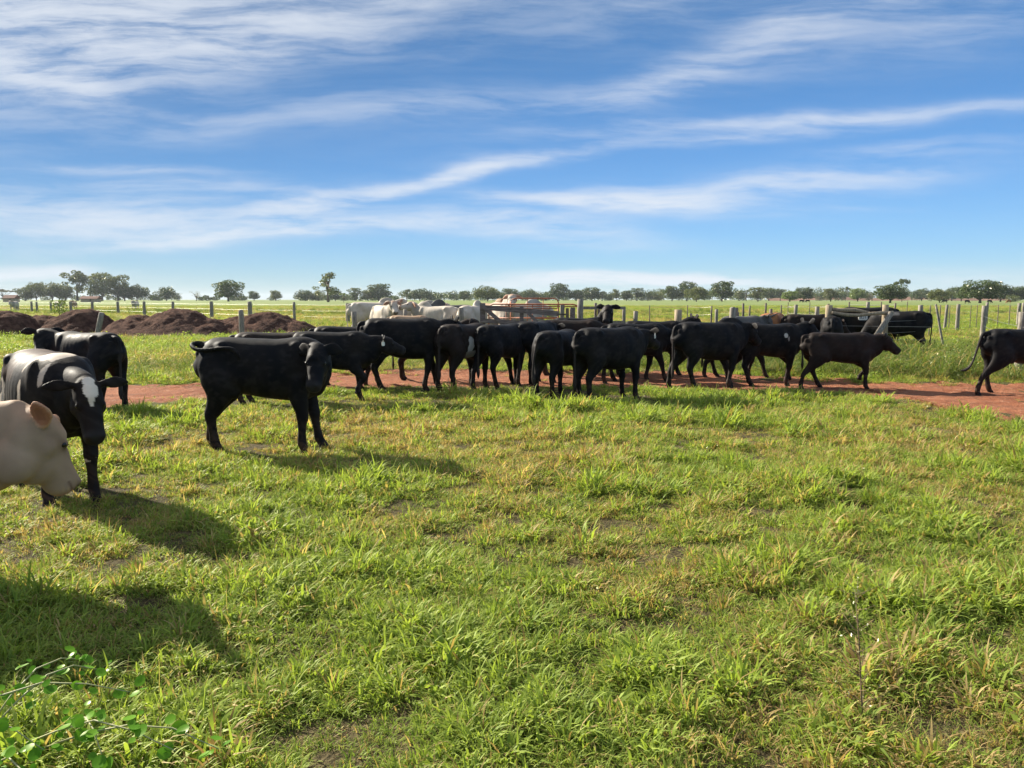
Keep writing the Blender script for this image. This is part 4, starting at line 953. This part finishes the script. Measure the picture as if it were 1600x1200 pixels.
# (column, top row, base row, width px, kind, leaf material, label)
TR = [(6, 452, 469.5, 24, 'umbrella', 3, 'thin brownish flat-topped tree at the far left edge of the horizon'),
      (40, 449, 469.8, 26, 'round', 1, 'low pale round tree, leftmost of the tree clump beside the two tall ones'),
      (57, 441, 469.8, 30, 'wide', 1, 'olive tree with a small raised top in the left clump'),
      (82, 442, 469.8, 40, 'wide', 1, 'broad olive tree in the middle of the left clump'),
      (103, 446, 469.8, 26, 'round', 1, 'rounded olive tree touching the tall open tree at the left'),
      (121, 424, 469.8, 42, 'open', 1, 'tallest open-crowned tree at the left with bare forked limbs showing'),
      (160, 427, 469.8, 44, 'round', 1, 'tall dense tree above the long brown shed'),
      (185, 430, 469.8, 34, 'open', 1, 'open tree joined to the right of the tall dense one above the shed'),
      (195, 447, 469.8, 30, 'round', 0, 'low dark round tree, left one of the touching pair right of the shed'),
      (214, 445, 469.8, 36, 'wide', 0, 'low dark round tree, right one of the touching pair right of the shed'),
      (260, 448, 469.3, 33, 'wide', 0, 'lone dark dome-shaped tree between the touching pair and the sparse tree'),
      (280, 458, 469.3, 12, 'thin', 1, 'tiny sparse tree at the right foot of the lone dark dome'),
      (307, 455, 470.0, 20, 'thin', 1, 'sparse pale tree with see-through crown left of the big round tree'),
      (357, 438, 471.0, 42, 'round', 0, 'big round dark tree standing alone on a clear trunk, left part of the horizon'),
      (397, 455, 469.5, 17, 'round', 0, 'small round tree just right of the big lone round one'),
      (431, 454, 469.5, 18, 'round', 1, 'small grey-green tree midway between the big lone tree and the tall feathery one'),
      (478, 453, 470.0, 32, 'wide', 0, 'low spreading tree left of the tall feathery one'),
      (498, 453, 470.0, 30, 'bush', 1, 'pale bushy crown just behind the tall feathery tree, on its left'),
      (513, 426, 472.0, 36, 'tall', 1, 'tall feathery tree with ragged crown rising highest left of centre'),
      (524, 454, 470.0, 20, 'round', 0, 'dark bushy crown just behind the tall feathery tree, on its right'),
      (537, 458, 472.5, 16, 'umbrella', 2, 'small leaning yellowish tree beside the leftmost pale cow'),
      (556, 450, 470.0, 26, 'open', 0, 'loose grey-green tree above the leftmost pale cow'),
      (575, 453, 470.0, 20, 'round', 1, 'small loose tree between two bigger ones above the pale cattle'),
      (592, 444, 470.0, 38, 'round', 0, 'big dark tree above the pale bull that faces the camera'),
      (636, 452, 469.5, 14, 'tall', 0, 'narrow little tree above the left pale pair, beside a broad low one'),
      (656, 451, 469.5, 36, 'wide', 0, 'broad low dark tree above the pair of pale cows'),
      (672, 457, 470.0, 24, 'bush', 1, 'paler low bush in front of the broad low tree above the pale pair'),
      (725, 455, 469.5, 20, 'round', 0, 'small round dark tree above the dark grey zebu'),
      (762, 447, 471.0, 44, 'wide', 1, 'big olive tree above the tail-on pale cow, darker at its left side'),
      (798, 451, 469.5, 28, 'round', 0, 'round dark tree above the left end of the orange pipe gate'),
      (828, 452, 469.5, 30, 'wide', 0, 'flat-topped dark tree above the middle of the orange pipe gate'),
      (852, 456, 469.5, 22, 'bush', 0, 'low dark tree filling the gap left of the tallest central one'),
      (873, 443, 470.0, 30, 'round', 0, 'tallest dark tree over the right end of the orange pipe gate'),
      (900, 453, 470.0, 26, 'round', 0, 'round dark tree directly above the tall corral post'),
      (925, 449, 470.0, 28, 'round', 0, 'round dark tree above the black head that is raised over the herd'),
      (941, 455, 469.5, 12, 'tall', 1, 'narrow pale tree touching the round one over the raised head'),
      (951, 457, 469.5, 18, 'bush', 0, 'small dark bush tree right of the narrow pale one over the herd'),
      (963, 452, 469.5, 16, 'open', 1, 'loose tree with pointed top, between the small bush and the round tree'),
      (979, 454, 470.0, 18, 'round', 0, 'small round dark tree standing clear of the treeline, centre right'),
      (995, 450, 469.5, 20, 'open', 0, 'loose dark tree with a knobbly top right of the small clear-standing one'),
      (1012, 453, 469.5, 26, 'bush', 0, 'low dark tree behind the middle posts, left of the tall group'),
      (1031, 453, 469.5, 26, 'bush', 1, 'low olive tree joining the tall group at centre right'),
      (1050, 447, 470.5, 26, 'round', 0, 'dark round tree at the left of the tall centre-right group'),
      (1073, 440, 470.5, 28, 'round', 0, 'highest-crowned dark tree in the left half of the centre-right group'),
      (1088, 448, 471.5, 34, 'wide', 1, 'paler olive tree in front of the centre-right group'),
      (1128, 440, 471.0, 38, 'round', 0, 'big dark cone-topped tree at the right of the centre-right group'),
      (1155, 454, 469.5, 16, 'open', 1, 'small loose tree just right of the cone-topped tree'),
      (1166, 453, 469.5, 14, 'tall', 0, 'small narrow tree beside the loose one, right of the cone-topped tree'),
      (1184, 449, 471.0, 30, 'open', 1, 'olive open tree above the raised black head at right'),
      (1201, 450, 470.0, 24, 'round', 0, 'dark rounded tree behind the olive open one at right'),
      (1219, 451, 470.0, 18, 'open', 0, 'grey-green tree with rugged top left of the light green one'),
      (1234, 455, 471.5, 26, 'round', 2, 'low light green tree beside the dark round one with cattle under it'),
      (1256, 449, 471.0, 28, 'round', 0, 'dark round tree with two cattle beneath it'),
      (1281, 455, 469.5, 18, 'bush', 0, 'low dark bush between the tree with cattle and the grey-green one'),
      (1298, 451, 471.0, 26, 'round', 1, 'grey-green tree above the thick square end post'),
      (1321, 448, 469.5, 12, 'umbrella', 0, 'slim tree with a tiny flat top poking above its neighbours at right'),
      (1313, 453, 470.0, 20, 'bush', 0, 'dark low crown left of the slim flat-topped tree'),
      (1340, 451, 471.0, 27, 'round', 2, 'light green round tree above the white tag plate'),
      (1358, 457, 469.5, 14, 'bush', 3, 'small brownish bush on the ploughed strip'),
      (1391, 445, 473.3, 48, 'round', 0, 'large dense green tree on a clear trunk above the round corral post'),
      (1409, 436, 471.5, 24, 'umbrella', 0, 'taller thin-topped tree rising behind the large dense one'),
      (1440, 451, 470.5, 30, 'wide', 0, 'dark spreading tree just right of the large dense one'),
      (1468, 452, 473.0, 34, 'wide', 1, 'pale olive low tree with drooping branches above the leaning stake'),
      (1487, 450, 470.5, 24, 'round', 0, 'dark tree behind the pale olive one at right'),
      (1502, 447, 470.8, 24, 'round', 0, 'dark tree touching the left side of the biggest crown at right'),
      (1531, 438, 473.5, 58, 'round', 0, 'biggest crown on the right, a wide dark green tree on a thin trunk'),
      (1563, 444, 471.5, 34, 'round', 0, 'dark tree right of the biggest crown'),
      (1586, 447, 471.5, 32, 'wide', 0, 'dark tree near the right edge of the photo'),
      (1581, 460, 472.0, 20, 'bush', 1, 'small grey-green bush in front of the dark trees at the right edge'),
      (1603, 446, 471.5, 30, 'round', 0, 'dark tree cut by the right edge of the photo'),
      (1640, 444, 471.5, 40, 'round', 0, 'dark tree beyond the right edge'), (-40, 446, 470, 40, 'wide', 1, 'olive tree beyond the left edge')]
TG = 'scattered trees along the horizon'
matcache = {}
for i, (px, ty, by, wpx, kind, mi, lab) in enumerate(TR):
    dist = min(900, CAMH * F / (by - 468)); h = CAMH + (468 - ty) / F * dist; wdt = wpx / F * dist
    cm, tm = PROTO[kind][i % len(PROTO[kind])]
    p = AT(px, dist); root = empty('tree', (p.x, dist, 0), random.uniform(0, 6.28)); tag(root, lab, 'tree', TG)
    if (id(cm), mi) not in matcache:
        c2 = cm.copy(); c2.materials.clear(); c2.materials.append(M_TREES[mi]); matcache[(id(cm), mi)] = c2
    if not tm.materials: tm.materials.append(M_BARK)
    sx = wdt / WID[kind] * 1.22
    c = link('crown', matcache[(id(cm), mi)], None, root); t = link('trunk', tm, None, root)
    for o in (c, t): o.scale = (sx, sx, h)

# far wood reading as one mass behind the trees
def far_wood():
    r = np.random.default_rng(5); V = []; Fs = []; Cs = []; n = 0
    for x in np.arange(-1400, 1500, 4.0):
        d = r.uniform(1030, 1250); px = 800 + x / d * F
        if px < -100 or px > 1750: continue
        dens = 1.0 if px > 620 else (.9 if 470 < px < 620 else .25)
        if r.random() > dens: continue
        h = r.uniform(10, 16.5) * (1 if px > 620 else .55) * (1.0 + .3 * (px > 1000)); w = r.uniform(6, 11)
        lobes = [(x + r.uniform(-w, w) * .5, d + r.uniform(-4, 4), h * r.uniform(.25, .72), w * r.uniform(.4, .7), h * r.uniform(.25, .34)) for _ in range(5)]
        v, f, c = leaf_cloud(lobes, 260, 1.0, r); V.append(v); Fs.append(f + n); Cs.append(c); n += len(v)
    me = np_mesh('far_woodland', np.vstack(V), np.vstack(Fs)); set_col(me, 'blade', np.vstack(Cs))
    o = link('far_woodland', me, M_TREES[0]); tag(o, 'low dark woodland running along the horizon behind the separate trees', 'woodland', None, 'stuff')
far_wood()

# ploughed strip of reddish land far right, long brown shed and small hut at left
pl = link('ploughed_field', grid_mesh('ploughed_field', np.linspace(330, 640, 40), np.linspace(1000, 1010, 6), lambda X, Y: (Y - 1000) * .42 + 1.0 * np.sin(X * .05) + .3), simple('ploughed_soil', (.24, .14, .095), .95, .1, .05, .3)); tag(pl, kind='structure')
def shed(px0, px1, dist, h, label, name):
    a = AT(px0, dist); b = AT(px1, dist); w = b.x - a.x; root = empty(name, ((a.x + b.x) / 2, dist, 0)); tag(root, label, 'shed')
    mb = MB(); mb.box((0, 0, h * .28), (w * .92, 5, h * .56)); link('wall', mb.mesh('wall'), M_PLASTER, root)
    mb = MB(); W = w / 2; mb.add([(-W, -3.2, h * .56), (W, -3.2, h * .56), (W, 0, h), (-W, 0, h), (-W, 3.2, h * .56), (W, 3.2, h * .56), (-W, -3.2, h * .50), (W, -3.2, h * .50), (-W, 3.2, h * .5), (W, 3.2, h * .5)],
            [(0, 1, 2, 3), (3, 2, 5, 4), (6, 7, 1, 0), (4, 5, 9, 8), (6, 0, 3, 4, 8), (7, 9, 5, 2, 1)]); link('roof', mb.mesh('roof'), M_ROOF, root)
    mb = MB(); mb.box((w * .1, -2.53, h * .25), (w * .1, .06, h * .48)); link('door', mb.mesh('door'), M_BARK, root)
shed(128, 156, 500, 3.8, 'long low brown-roofed shed under the tall trees at the left', 'shed')
shed(8, 28, 480, 4.4, 'small brown-roofed hut at the left edge beside the flat-topped tree', 'hut')


# ------------------------------------------------------------------ grass
def blade_set(n, r, H, Wd, spread, droop, kind='grass', radius=.10):
    """n blades -> V,F,C (5 verts along, folded)"""
    ang = r.uniform(0, 2 * np.pi, n); rad = radius * np.sqrt(r.random(n)); bx = np.cos(ang) * rad; by = np.sin(ang) * rad
    dirn = ang + r.normal(0, 1.0, n); h = H * r.uniform(.45, 1.15, n); lean = spread * r.uniform(.15, 1.0, n); w = Wd * r.uniform(.6, 1.3, n); dr = droop * r.uniform(.3, 1.2, n)
    V = []; ks = [0, .30, .62, .86, 1.0]; wk_ = [.55, 1.0, .85, .45, 0]
    side = dirn + np.pi / 2 + r.normal(0, .35, n)
    for k, wf in zip(ks, wk_):
        a = lean * k + dr * k * k
        x = bx + np.cos(dirn) * h * (np.sin(a) * k); y = by + np.sin(dirn) * h * (np.sin(a) * k); z = h * np.cos(np.minimum(a, 1.9)) * k + .0 * k
        if k < 1:
            V.append(np.stack([x + np.cos(side) * w * wf, y + np.sin(side) * w * wf, z], -1)); V.append(np.stack([x - np.cos(side) * w * wf, y - np.sin(side) * w * wf, z], -1))
        else: V.append(np.stack([x, y, z], -1))
    V = np.stack(V, 1); b = np.arange(n)[:, None] * 9
    Fq = np.concatenate([b + np.array([[0, 1, 3, 2]]), b + np.array([[2, 3, 5, 4]]), b + np.array([[4, 5, 7, 6]]), b + np.array([[6, 7, 8, 8]])], 0)
    C = np.zeros((n, 9, 3)); C[:, :, 0] = r.random(n)[:, None]; C[:, :, 1] = r.random(n)[:, None]; C[:, :, 2] = np.array([0, 0, .3, .3, .62, .62, .86, .86, 1.0])[None]
    return V.reshape(-1, 3), Fq, C.reshape(-1, 3)
def leaves_set(n, r, H, size, radius):
    ang = r.uniform(0, 2 * np.pi, n); rad = radius * np.sqrt(r.random(n)); z = H * r.uniform(.15, 1, n)
    c = np.stack([np.cos(ang) * rad, np.sin(ang) * rad, z], -1)
    nrm = r.normal(size=(n, 3)) * .6 + [0, 0, 1]; nrm /= np.linalg.norm(nrm, axis=1)[:, None]
    t = np.cross(nrm, r.normal(size=(n, 3))); t /= np.linalg.norm(t, axis=1)[:, None]; b = np.cross(nrm, t); s = (size * r.uniform(.6, 1.3, n))[:, None]
    V = np.stack([c - t * s, c - b * s * .5, c + b * s * .0 + nrm * s * .1, c + b * s * .5, c + t * s], 1)
    bb = np.arange(n)[:, None] * 5
    Fq = np.concatenate([bb + np.array([[0, 1, 4, 2]]), bb + np.array([[0, 2, 4, 3]])], 0)
    C = np.zeros((n, 5, 3)); C[:, :, 0] = r.random(n)[:, None] + .2; C[:, :, 1] = r.random(n)[:, None]; C[:, :, 2] = .4
    return V.reshape(-1, 3), Fq, C.reshape(-1, 3)
def join(*parts):
    V = []; F_ = []; C = []; n = 0
    for v, f, c in parts: V.append(v); F_.append(f + n); C.append(c); n += len(v)
    return np.vstack(V), np.vstack(F_), np.vstack(C)
def fix_mesh(name, V, Fq, C, mat):
    # triangle tips come as degenerate quads; build by loops
    me = bpy.data.meshes.new(name); tri = Fq[:, 2] == Fq[:, 3]
    faces = [tuple(int(i) for i in (f[:3] if t else f)) for f, t in zip(Fq, tri)]
    me.from_pydata(V.tolist(), [], faces); me.update(); set_col(me, 'blade', C); me.materials.append(mat)
    me.polygons.foreach_set('use_smooth', np.ones(len(faces), bool)); return me

def scatter(name, protos, pts, mat, kindlab, cat=None):
    """protos: list of meshes; pts: dict co,var,rot,scl,tint"""
    col = bpy.data.collections.new(name + '_kinds')
    for i, me in enumerate(protos):
        o = bpy.data.objects.new('%s_kind_%02d' % (name, i), me); col.objects.link(o)
    n = len(pts['co']); base = bpy.data.meshes.new(name); base.vertices.add(n); base.vertices.foreach_set('co', pts['co'].astype(np.float32).ravel())
    def at(nm, ty, arr, fld):
        a = base.attributes.new(nm, ty, 'POINT'); a.data.foreach_set(fld, arr.ravel())
    at('variant', 'INT', pts['var'].astype(np.int32), 'value'); at('rot', 'FLOAT_VECTOR', pts['rot'].astype(np.float32), 'vector')
    at('scl', 'FLOAT_VECTOR', pts['scl'].astype(np.float32), 'vector'); at('tint', 'FLOAT_VECTOR', pts['tint'].astype(np.float32), 'vector')
    base.materials.append(mat); o = link(name, base)
    ng = bpy.data.node_groups.new(name, 'GeometryNodeTree')
    ng.interface.new_socket('Geometry', in_out='INPUT', socket_type='NodeSocketGeometry'); ng.interface.new_socket('Geometry', in_out='OUTPUT', socket_type='NodeSocketGeometry')
    N = ng.nodes; gi = N.new('NodeGroupInput'); go = N.new('NodeGroupOutput'); m2p = N.new('GeometryNodeMeshToPoints'); iop = N.new('GeometryNodeInstanceOnPoints'); ci = N.new('GeometryNodeCollectionInfo')
    ci.inputs['Collection'].default_value = col; ci.inputs['Separate Children'].default_value = True; ci.inputs['Reset Children'].default_value = True
    iop.inputs['Pick Instance'].default_value = True
    def na(nm, ty):
        x = N.new('GeometryNodeInputNamedAttribute'); x.data_type = ty; x.inputs['Name'].default_value = nm; return x.outputs['Attribute']
    L = ng.links.new
    L(gi.outputs[0], m2p.inputs['Mesh']); L(m2p.outputs[0], iop.inputs['Points']); L(ci.outputs[0], iop.inputs['Instance'])
    L(na('variant', 'INT'), iop.inputs['Instance Index']); L(na('rot', 'FLOAT_VECTOR'), iop.inputs['Rotation']); L(na('scl', 'FLOAT_VECTOR'), iop.inputs['Scale'])
    L(iop.outputs[0], go.inputs[0])
    md = o.modifiers.new('scatter', 'NODES'); md.node_group = ng
    tag(o, kindlab, cat, None, 'stuff'); return o

def wedge(y0, y1, dens, r, margin=2.4, k=.72):
    """random points in the seen wedge"""
    A = 2 * (k * (y1 * y1 - y0 * y0) / 2 + margin * (y1 - y0)); n = int(A * dens)
    y = np.sqrt(r.uniform(y0 * y0, y1 * y1, n)); x = r.uniform(-1, 1, n) * (k * y + margin); return x, y

def make_grass():
    r = np.random.default_rng(21); pr = []
    # 0-2 fine leafy tufts, 3-4 broad bright, 5 straw mat, 6 small leaves, 7 tall mixed, 8 straw with stems
    for j in range(3): pr.append(fix_mesh('tuft', *join(blade_set(34, r, .100, .0042, 1.15, .45, radius=.11), blade_set(14, r, .115, .0022, .8, .5, radius=.11)), M_GRASS))
    for j in range(2): pr.append(fix_mesh('tuft', *blade_set(34, r, .110, .0062, 1.0, .40, radius=.10), M_GRASS))
    pr.append(fix_mesh('tuft', *join(blade_set(40, r, .10, .0020, 1.5, .3, radius=.14), blade_set(8, r, .15, .0012, .8, .2, radius=.1)), M_GRASS))
    pr.append(fix_mesh('tuft', *join(leaves_set(40, r, .06, .017, .12), blade_set(20, r, .09, .0045, 1.0, .4)), M_GRASS))
    pr.append(fix_mesh('tuft', *join(blade_set(34, r, .17, .0050, .55, .45, radius=.06), blade_set(30, r, .10, .0045, 1.2, .4, radius=.11)), M_GRASS))
    pr.append(fix_mesh('tuft', *join(blade_set(7, r, .24, .0014, .55, .25, radius=.08), blade_set(36, r, .095, .0040, 1.2, .5, radius=.11)), M_GRASS))
    xs, ys = [], []
    for (a, b, d) in ((1.3, 4.5, 350), (4.5, 8, 260), (8, 12, 165), (12, 17, 105)):
        x, y = wedge(a, b, d, r); xs.append(x); ys.append(y)
    x = np.concatenate(xs); y = np.concatenate(ys)
    tr = on_track(x, y); n1 = fbm(x * 1.1 + 4, y * 1.1, 4); n2 = fbm(x * .45 + 31, y * .45 + 8, 3); n3 = fbm(x * 3.3 + 50, y * 3.3, 2)
    keep = ((tr < -.10) | (r.random(len(x)) < .50 * np.exp(-np.maximum(tr, 0) / .20)) | ((r.random(len(x)) < .10) & (fbm(x * 2.2, y * 2.2, 2) > .56))) & (r.random(len(x)) < np.clip(1.25 - np.clip((.43 - n3) * 4.0, 0, 1.0), .80, 1))
    # thin cover where the herd stands
    x, y, tr, n1, n2, n3 = [q[keep] for q in (x, y, tr, n1, n2, n3)]; n = len(x)
    dry = np.clip((n2 - .50) * 1.1 + (.5 - n1) * 1.3 + r.normal(0, .17, n) + .20 + np.clip(x * .012, -.1, .15), .04, .92)
    u = r.random(n); var = np.where(u < .42, r.integers(0, 3, n), np.where(u < .68, r.integers(3, 5, n), np.where(u < .78, 5, np.where(u < .86, 6, np.where(u < .94, 7, 8)))))
    lush = n1 > .58; var = np.where(lush & (r.random(n) < .45), r.choice([3, 4, 7], n), var); var = np.where((dry > .6) & (r.random(n) < .4), r.choice([5, 8, 0], n), var)
    s = r.uniform(.58, 1.12, n) * (.58 + .92 * np.clip(n1 - .2, 0, .6)) * np.clip(1 + (y - 5) * .012, 1, 1.2)
    s *= np.clip((-tr) * .7 + .5, .5, 1) * (.52 + np.interp(y, [2, 5, 8], [.62, .85, 1.0]) * np.clip((n3 - .25) * 1.9, 0, 1))
    for o_ in CATTLE:                       # cropped and trodden where the animals stand
        if o_.location[1] < 19: s *= 1 - .38 * np.exp(-(((x - o_.location[0]) ** 2 + (y - o_.location[1]) ** 2) / .95) ** 2)
    co = np.column_stack([x, y, gz(x, y) - .012]); rot = np.column_stack([r.normal(0, .14, n), r.normal(0, .14, n), r.uniform(0, 6.28, n)])
    scl = np.column_stack([s * r.uniform(.9, 1.3, n)] * 2 + [s * r.uniform(.8, 1.2, n)])
    tint = np.column_stack([dry, np.clip(n3 * 1.5 - .25 + r.normal(0, .22, n), 0, 1), r.random(n)])
    scatter('grass', pr, dict(co=co, var=var, rot=rot, scl=scl, tint=tint), M_GRASS, 'thick green and straw coloured pasture grass in the foreground', 'grass')

    # pasture beyond the track
    r = np.random.default_rng(22); pr = []
    for j in range(3): pr.append(fix_mesh('tuft', *blade_set(70, r, .24, .006, .75, .7, radius=.24), M_GRASS))
    pr.append(fix_mesh('tuft', *blade_set(40, r, .34, .005, .5, .6, radius=.18), M_GRASS))
    pr.append(fix_mesh('tuft', *join(leaves_set(70, r, .28, .035, .24), blade_set(30, r, .24, .006, .8, .6, radius=.2)), M_GRASS))
    xs, ys = [], []
    for (a, b, d) in ((14.5, 24, 22), (24, 42, 9), (42, 80, 3.0), (80, 190, .55)):
        x, y = wedge(a, b, d, r); xs.append(x); ys.append(y)
    x = np.concatenate(xs); y = np.concatenate(ys); tr = on_track(x, y); keep = ((tr < -.12) | (r.random(len(x)) < .5 * np.exp(-np.maximum(tr, 0) / .2))) & (y > (trk_far(x) + trk_near(x)) / 2)
    x, y, tr = x[keep], y[keep], tr[keep]; n = len(x); n1 = fbm(x * .35, y * .35 + 40, 4); n2 = fbm(x * .09, y * .12 + 3, 3)
    dry = np.clip((n2 - .45) * 2.0 + (.5 - n1) * 1.2 + .28 + r.normal(0, .08, n) + ((x < -4) & (y > 17) & (y < 30)) * .25, .03, .9)
    s = r.uniform(.7, 1.2, n) * (.55 + n1 * .7) * np.interp(y, [14, 24, 42, 80, 190], [.65, 1.0, 1.25, 1.7, 3.2]); hsc = np.interp(y, [14, 24, 42, 80, 190], [.75, 1.0, .85, .6, .35])
    co = np.column_stack([x, y, gz(x, y) - .02]); rot = np.column_stack([r.normal(0, .08, n), r.normal(0, .08, n), r.uniform(0, 6.28, n)])
    tint = np.column_stack([dry, np.clip(.25 + n1 * .6 + r.normal(0, .18, n), 0, 1), r.random(n)])
    scatter('pasture_grass', pr, dict(co=co, var=r.choice([0, 1, 2, 3, 4], n, p=[.27, .27, .2, .14, .12]), rot=rot, scl=np.column_stack([s, s, s * hsc]), tint=tint), M_GRASS, 'pasture grass stretching from the track to the far fences', 'grass')

    # weeds between track and corral
    r = np.random.default_rng(23); pr = []
    for j in range(3):
        pr.append(fix_mesh('weed', *join(leaves_set(90, r, .40, .024, .24), blade_set(70, r, .48, .006, .55, .7, radius=.2)), M_WEED))
    pr.append(fix_mesh('weed', *join(blade_set(60, r, .50, .008, .6, 1.0, radius=.16)), M_WEED))
    x = r.uniform(-9, 19, 7000); y = r.uniform(15, 27, 7000); f = trk_far(x); n1 = fbm(x * .5 + 9, y * .5, 4)
    px = 800 + x / y * F
    amt = np.interp(px, [0, 200, 330, 500, 950, 1080, 1300, 1420, 1600, 1800], [.25, .35, .35, .15, .25, .6, 1.0, 1.0, .8, .8]) * np.interp(y - f, [0, .3, .9, 4, 8, 12], [0, .3, 1, 1, .9, .3])
    keep = (y > f + .25) & (r.random(7000) < amt) & (n1 > .38 - amt * .15); x, y, n1, amt, f = x[keep], y[keep], n1[keep], amt[keep], f[keep]; n = len(x)
    s = r.uniform(.6, 1.2, n) * (.5 + .6 * amt) * np.interp(y - f, [0, 1, 3], [.55, .85, 1.1])
    x2, y2 = wedge(26, 110, .40, r, 1.5, .68); m2 = fbm(x2 * .10 + 60, y2 * .16, 3); k2 = (m2 > .53) & (r.random(len(x2)) < np.clip((m2 - .5) * 8, 0, 1)); x2, y2 = x2[k2], y2[k2]
    x = np.concatenate([x, x2]); y = np.concatenate([y, y2]); n1 = np.concatenate([n1, r.uniform(0, .5, len(x2))]); s = np.concatenate([s, r.uniform(.5, 1.1, len(x2)) * np.interp(y2, [26, 110], [.8, 1.5])]); n = len(x)
    scatter('weeds', pr, dict(co=np.column_stack([x, y, gz(x, y) - .02]), var=r.integers(0, 4, n), rot=np.column_stack([r.normal(0, .1, n), r.normal(0, .1, n), r.uniform(0, 6.28, n)]),
            scl=np.column_stack([s, s, s * r.uniform(.7, 1.15, n)]), tint=np.column_stack([r.uniform(0, .3, n), n1, r.random(n)])), M_WEED, 'lush leafy weeds growing between the dirt track and the corral', 'weeds')
make_grass()

# round-leaved creeper in the bottom left corner
def vine():
    root = empty('creeping_plant', tuple(G(72, 1195))); tag(root, 'round-leaved creeping plant with long pale runners in the bottom left corner', 'plant')
    r = random.Random(4); V = []; Fs = []; C = []; mb = MB()
    for i in range(10):
        a = r.uniform(-.9, 1.3); L = r.uniform(.3, .7); x0, y0 = r.uniform(-.5, .15), r.uniform(-.25, .25)
        pts = [(x0 + math.cos(a) * L * t, y0 + math.sin(a) * L * t, .07 + .13 * math.sin(t * 2.6) + r.uniform(-.01, .01)) for t in (0, .25, .5, .75, 1)]
        mb.tube(pts, [.0035, .0035, .003, .0025, .0015], 6)
        for p in pts:
            for k in range(4):
                c = Vector(p) + Vector((r.uniform(-.05, .05), r.uniform(-.05, .05), r.uniform(-.02, .03))); s = r.uniform(.008, .023)
                nrm = Vector((r.uniform(-.6, .6), r.uniform(-.9, .3), 1)).normalized(); t = nrm.cross(Vector((r.random(), r.random(), .2))).normalized(); b = nrm.cross(t)
                n = len(V); V.append(c + nrm * s * -.15); m = 9
                for q in range(m): th = 2 * math.pi * q / m; V.append(c + t * math.cos(th) * s * 1.15 + b * math.sin(th) * s)
                for q in range(m): Fs.append((n, n + 1 + q, n + 1 + (q + 1) % m))
                g = r.random(); C += [(1.0, g, .3)] * (m + 1)
    link('runner', mb.mesh('runner', True), simple('runner_stem', (.30, .30, .14), .6), root)
    me = bpy.data.meshes.new('leaves'); me.from_pydata([tuple(v) for v in V], [], Fs); set_col(me, 'blade', C); me.polygons.foreach_set('use_smooth', [True] * len(Fs)); link('leaves', me, M_VINE, root)
vine()
def twig_plant():
    g = G(1348, 1130); root = empty('weed_plant', tuple(g)); tag(root, 'tall spindly weed with bare brown branching stem in the right foreground grass', 'plant')
    r = random.Random(9); mb = MB(); main = [(0, 0, 0), (-.01, .01, .15), (-.03, .0, .32), (-.045, .02, .52)]
    mb.tube(main, [.0035, .003, .0022, .001], 6); V = []; Fs = []; C = []
    for i in range(46):
        t = r.uniform(.1, 1); z = .52 * t; x = -.045 * t; a = r.uniform(0, 6.28); L = r.uniform(.05, .15) * (1.1 - .6 * t)
        e = Vector((x + math.cos(a) * L, math.sin(a) * L, z + L * .6)); m = Vector((x + math.cos(a) * L * .5, math.sin(a) * L * .5, z + L * .25)); mb.tube([(x, 0, z), m, e], [.0014, .001, .0006], 5)
        for p in (m, e):
            n = len(V); s = r.uniform(.004, .009); b = Vector((r.uniform(-1, 1), r.uniform(-1, 1), r.uniform(-1, 1))).normalized(); c = b.orthogonal().normalized()
            V += [p - b * s, p - c * s * .4, p + b * s, p + c * s * .4]; Fs.append((n, n + 1, n + 2, n + 3)); C += [(1., r.random(), .4)] * 4
    link('stem', mb.mesh('stem', True), simple('weed_stem', (.16, .11, .06), .8), root)
    me = bpy.data.meshes.new('leaves'); me.from_pydata([tuple(v) for v in V], [], Fs); set_col(me, 'blade', C); link('leaves', me, M_TREES[1], root)
twig_plant()
def sprig():
    g = AT(93, 36.6, .85); root = empty('bush', (g.x, 36.6, .80)); tag(root, 'small bright green sprig growing on top of the left soil mound', 'bush')
    r = np.random.default_rng(2); me = fix_mesh('leaves', *leaves_set(260, r, .75, .06, .38), M_WEED); link('leaves', me, None, root)
    mb = MB(); mb.tube([(0, 0, -.2), (0, 0, .3), (.08, 0, .6)], [.02, .015, .008], 6); mb.tube([(0, 0, .1), (-.15, .05, .5)], [.012, .006], 6); link('stem', mb.mesh('stem'), M_BARK, root)
sprig()

# air: thin even haze over the whole plain
def haze():
    mb = MB(); mb.box((0, 4000, 29), (16800, 10000, 61.9)); o = link('haze', mb.mesh('haze')); tag(o, kind='stuff', label='thin pale haze over the plain')
    m = bpy.data.materials.new('haze'); m.use_nodes = True; m.node_tree.nodes.clear(); w = NT(m.node_tree); out = w.n('ShaderNodeOutputMaterial')
    v = w.n('ShaderNodeVolumePrincipled'); v.inputs['Color'].default_value = (.86, .92, 1.0, 1); v.inputs['Density'].default_value = .00006; v.inputs['Anisotropy'].default_value = .1
    w.l(v.outputs[0], out.inputs['Volume']); o.data.materials.append(m)
haze()
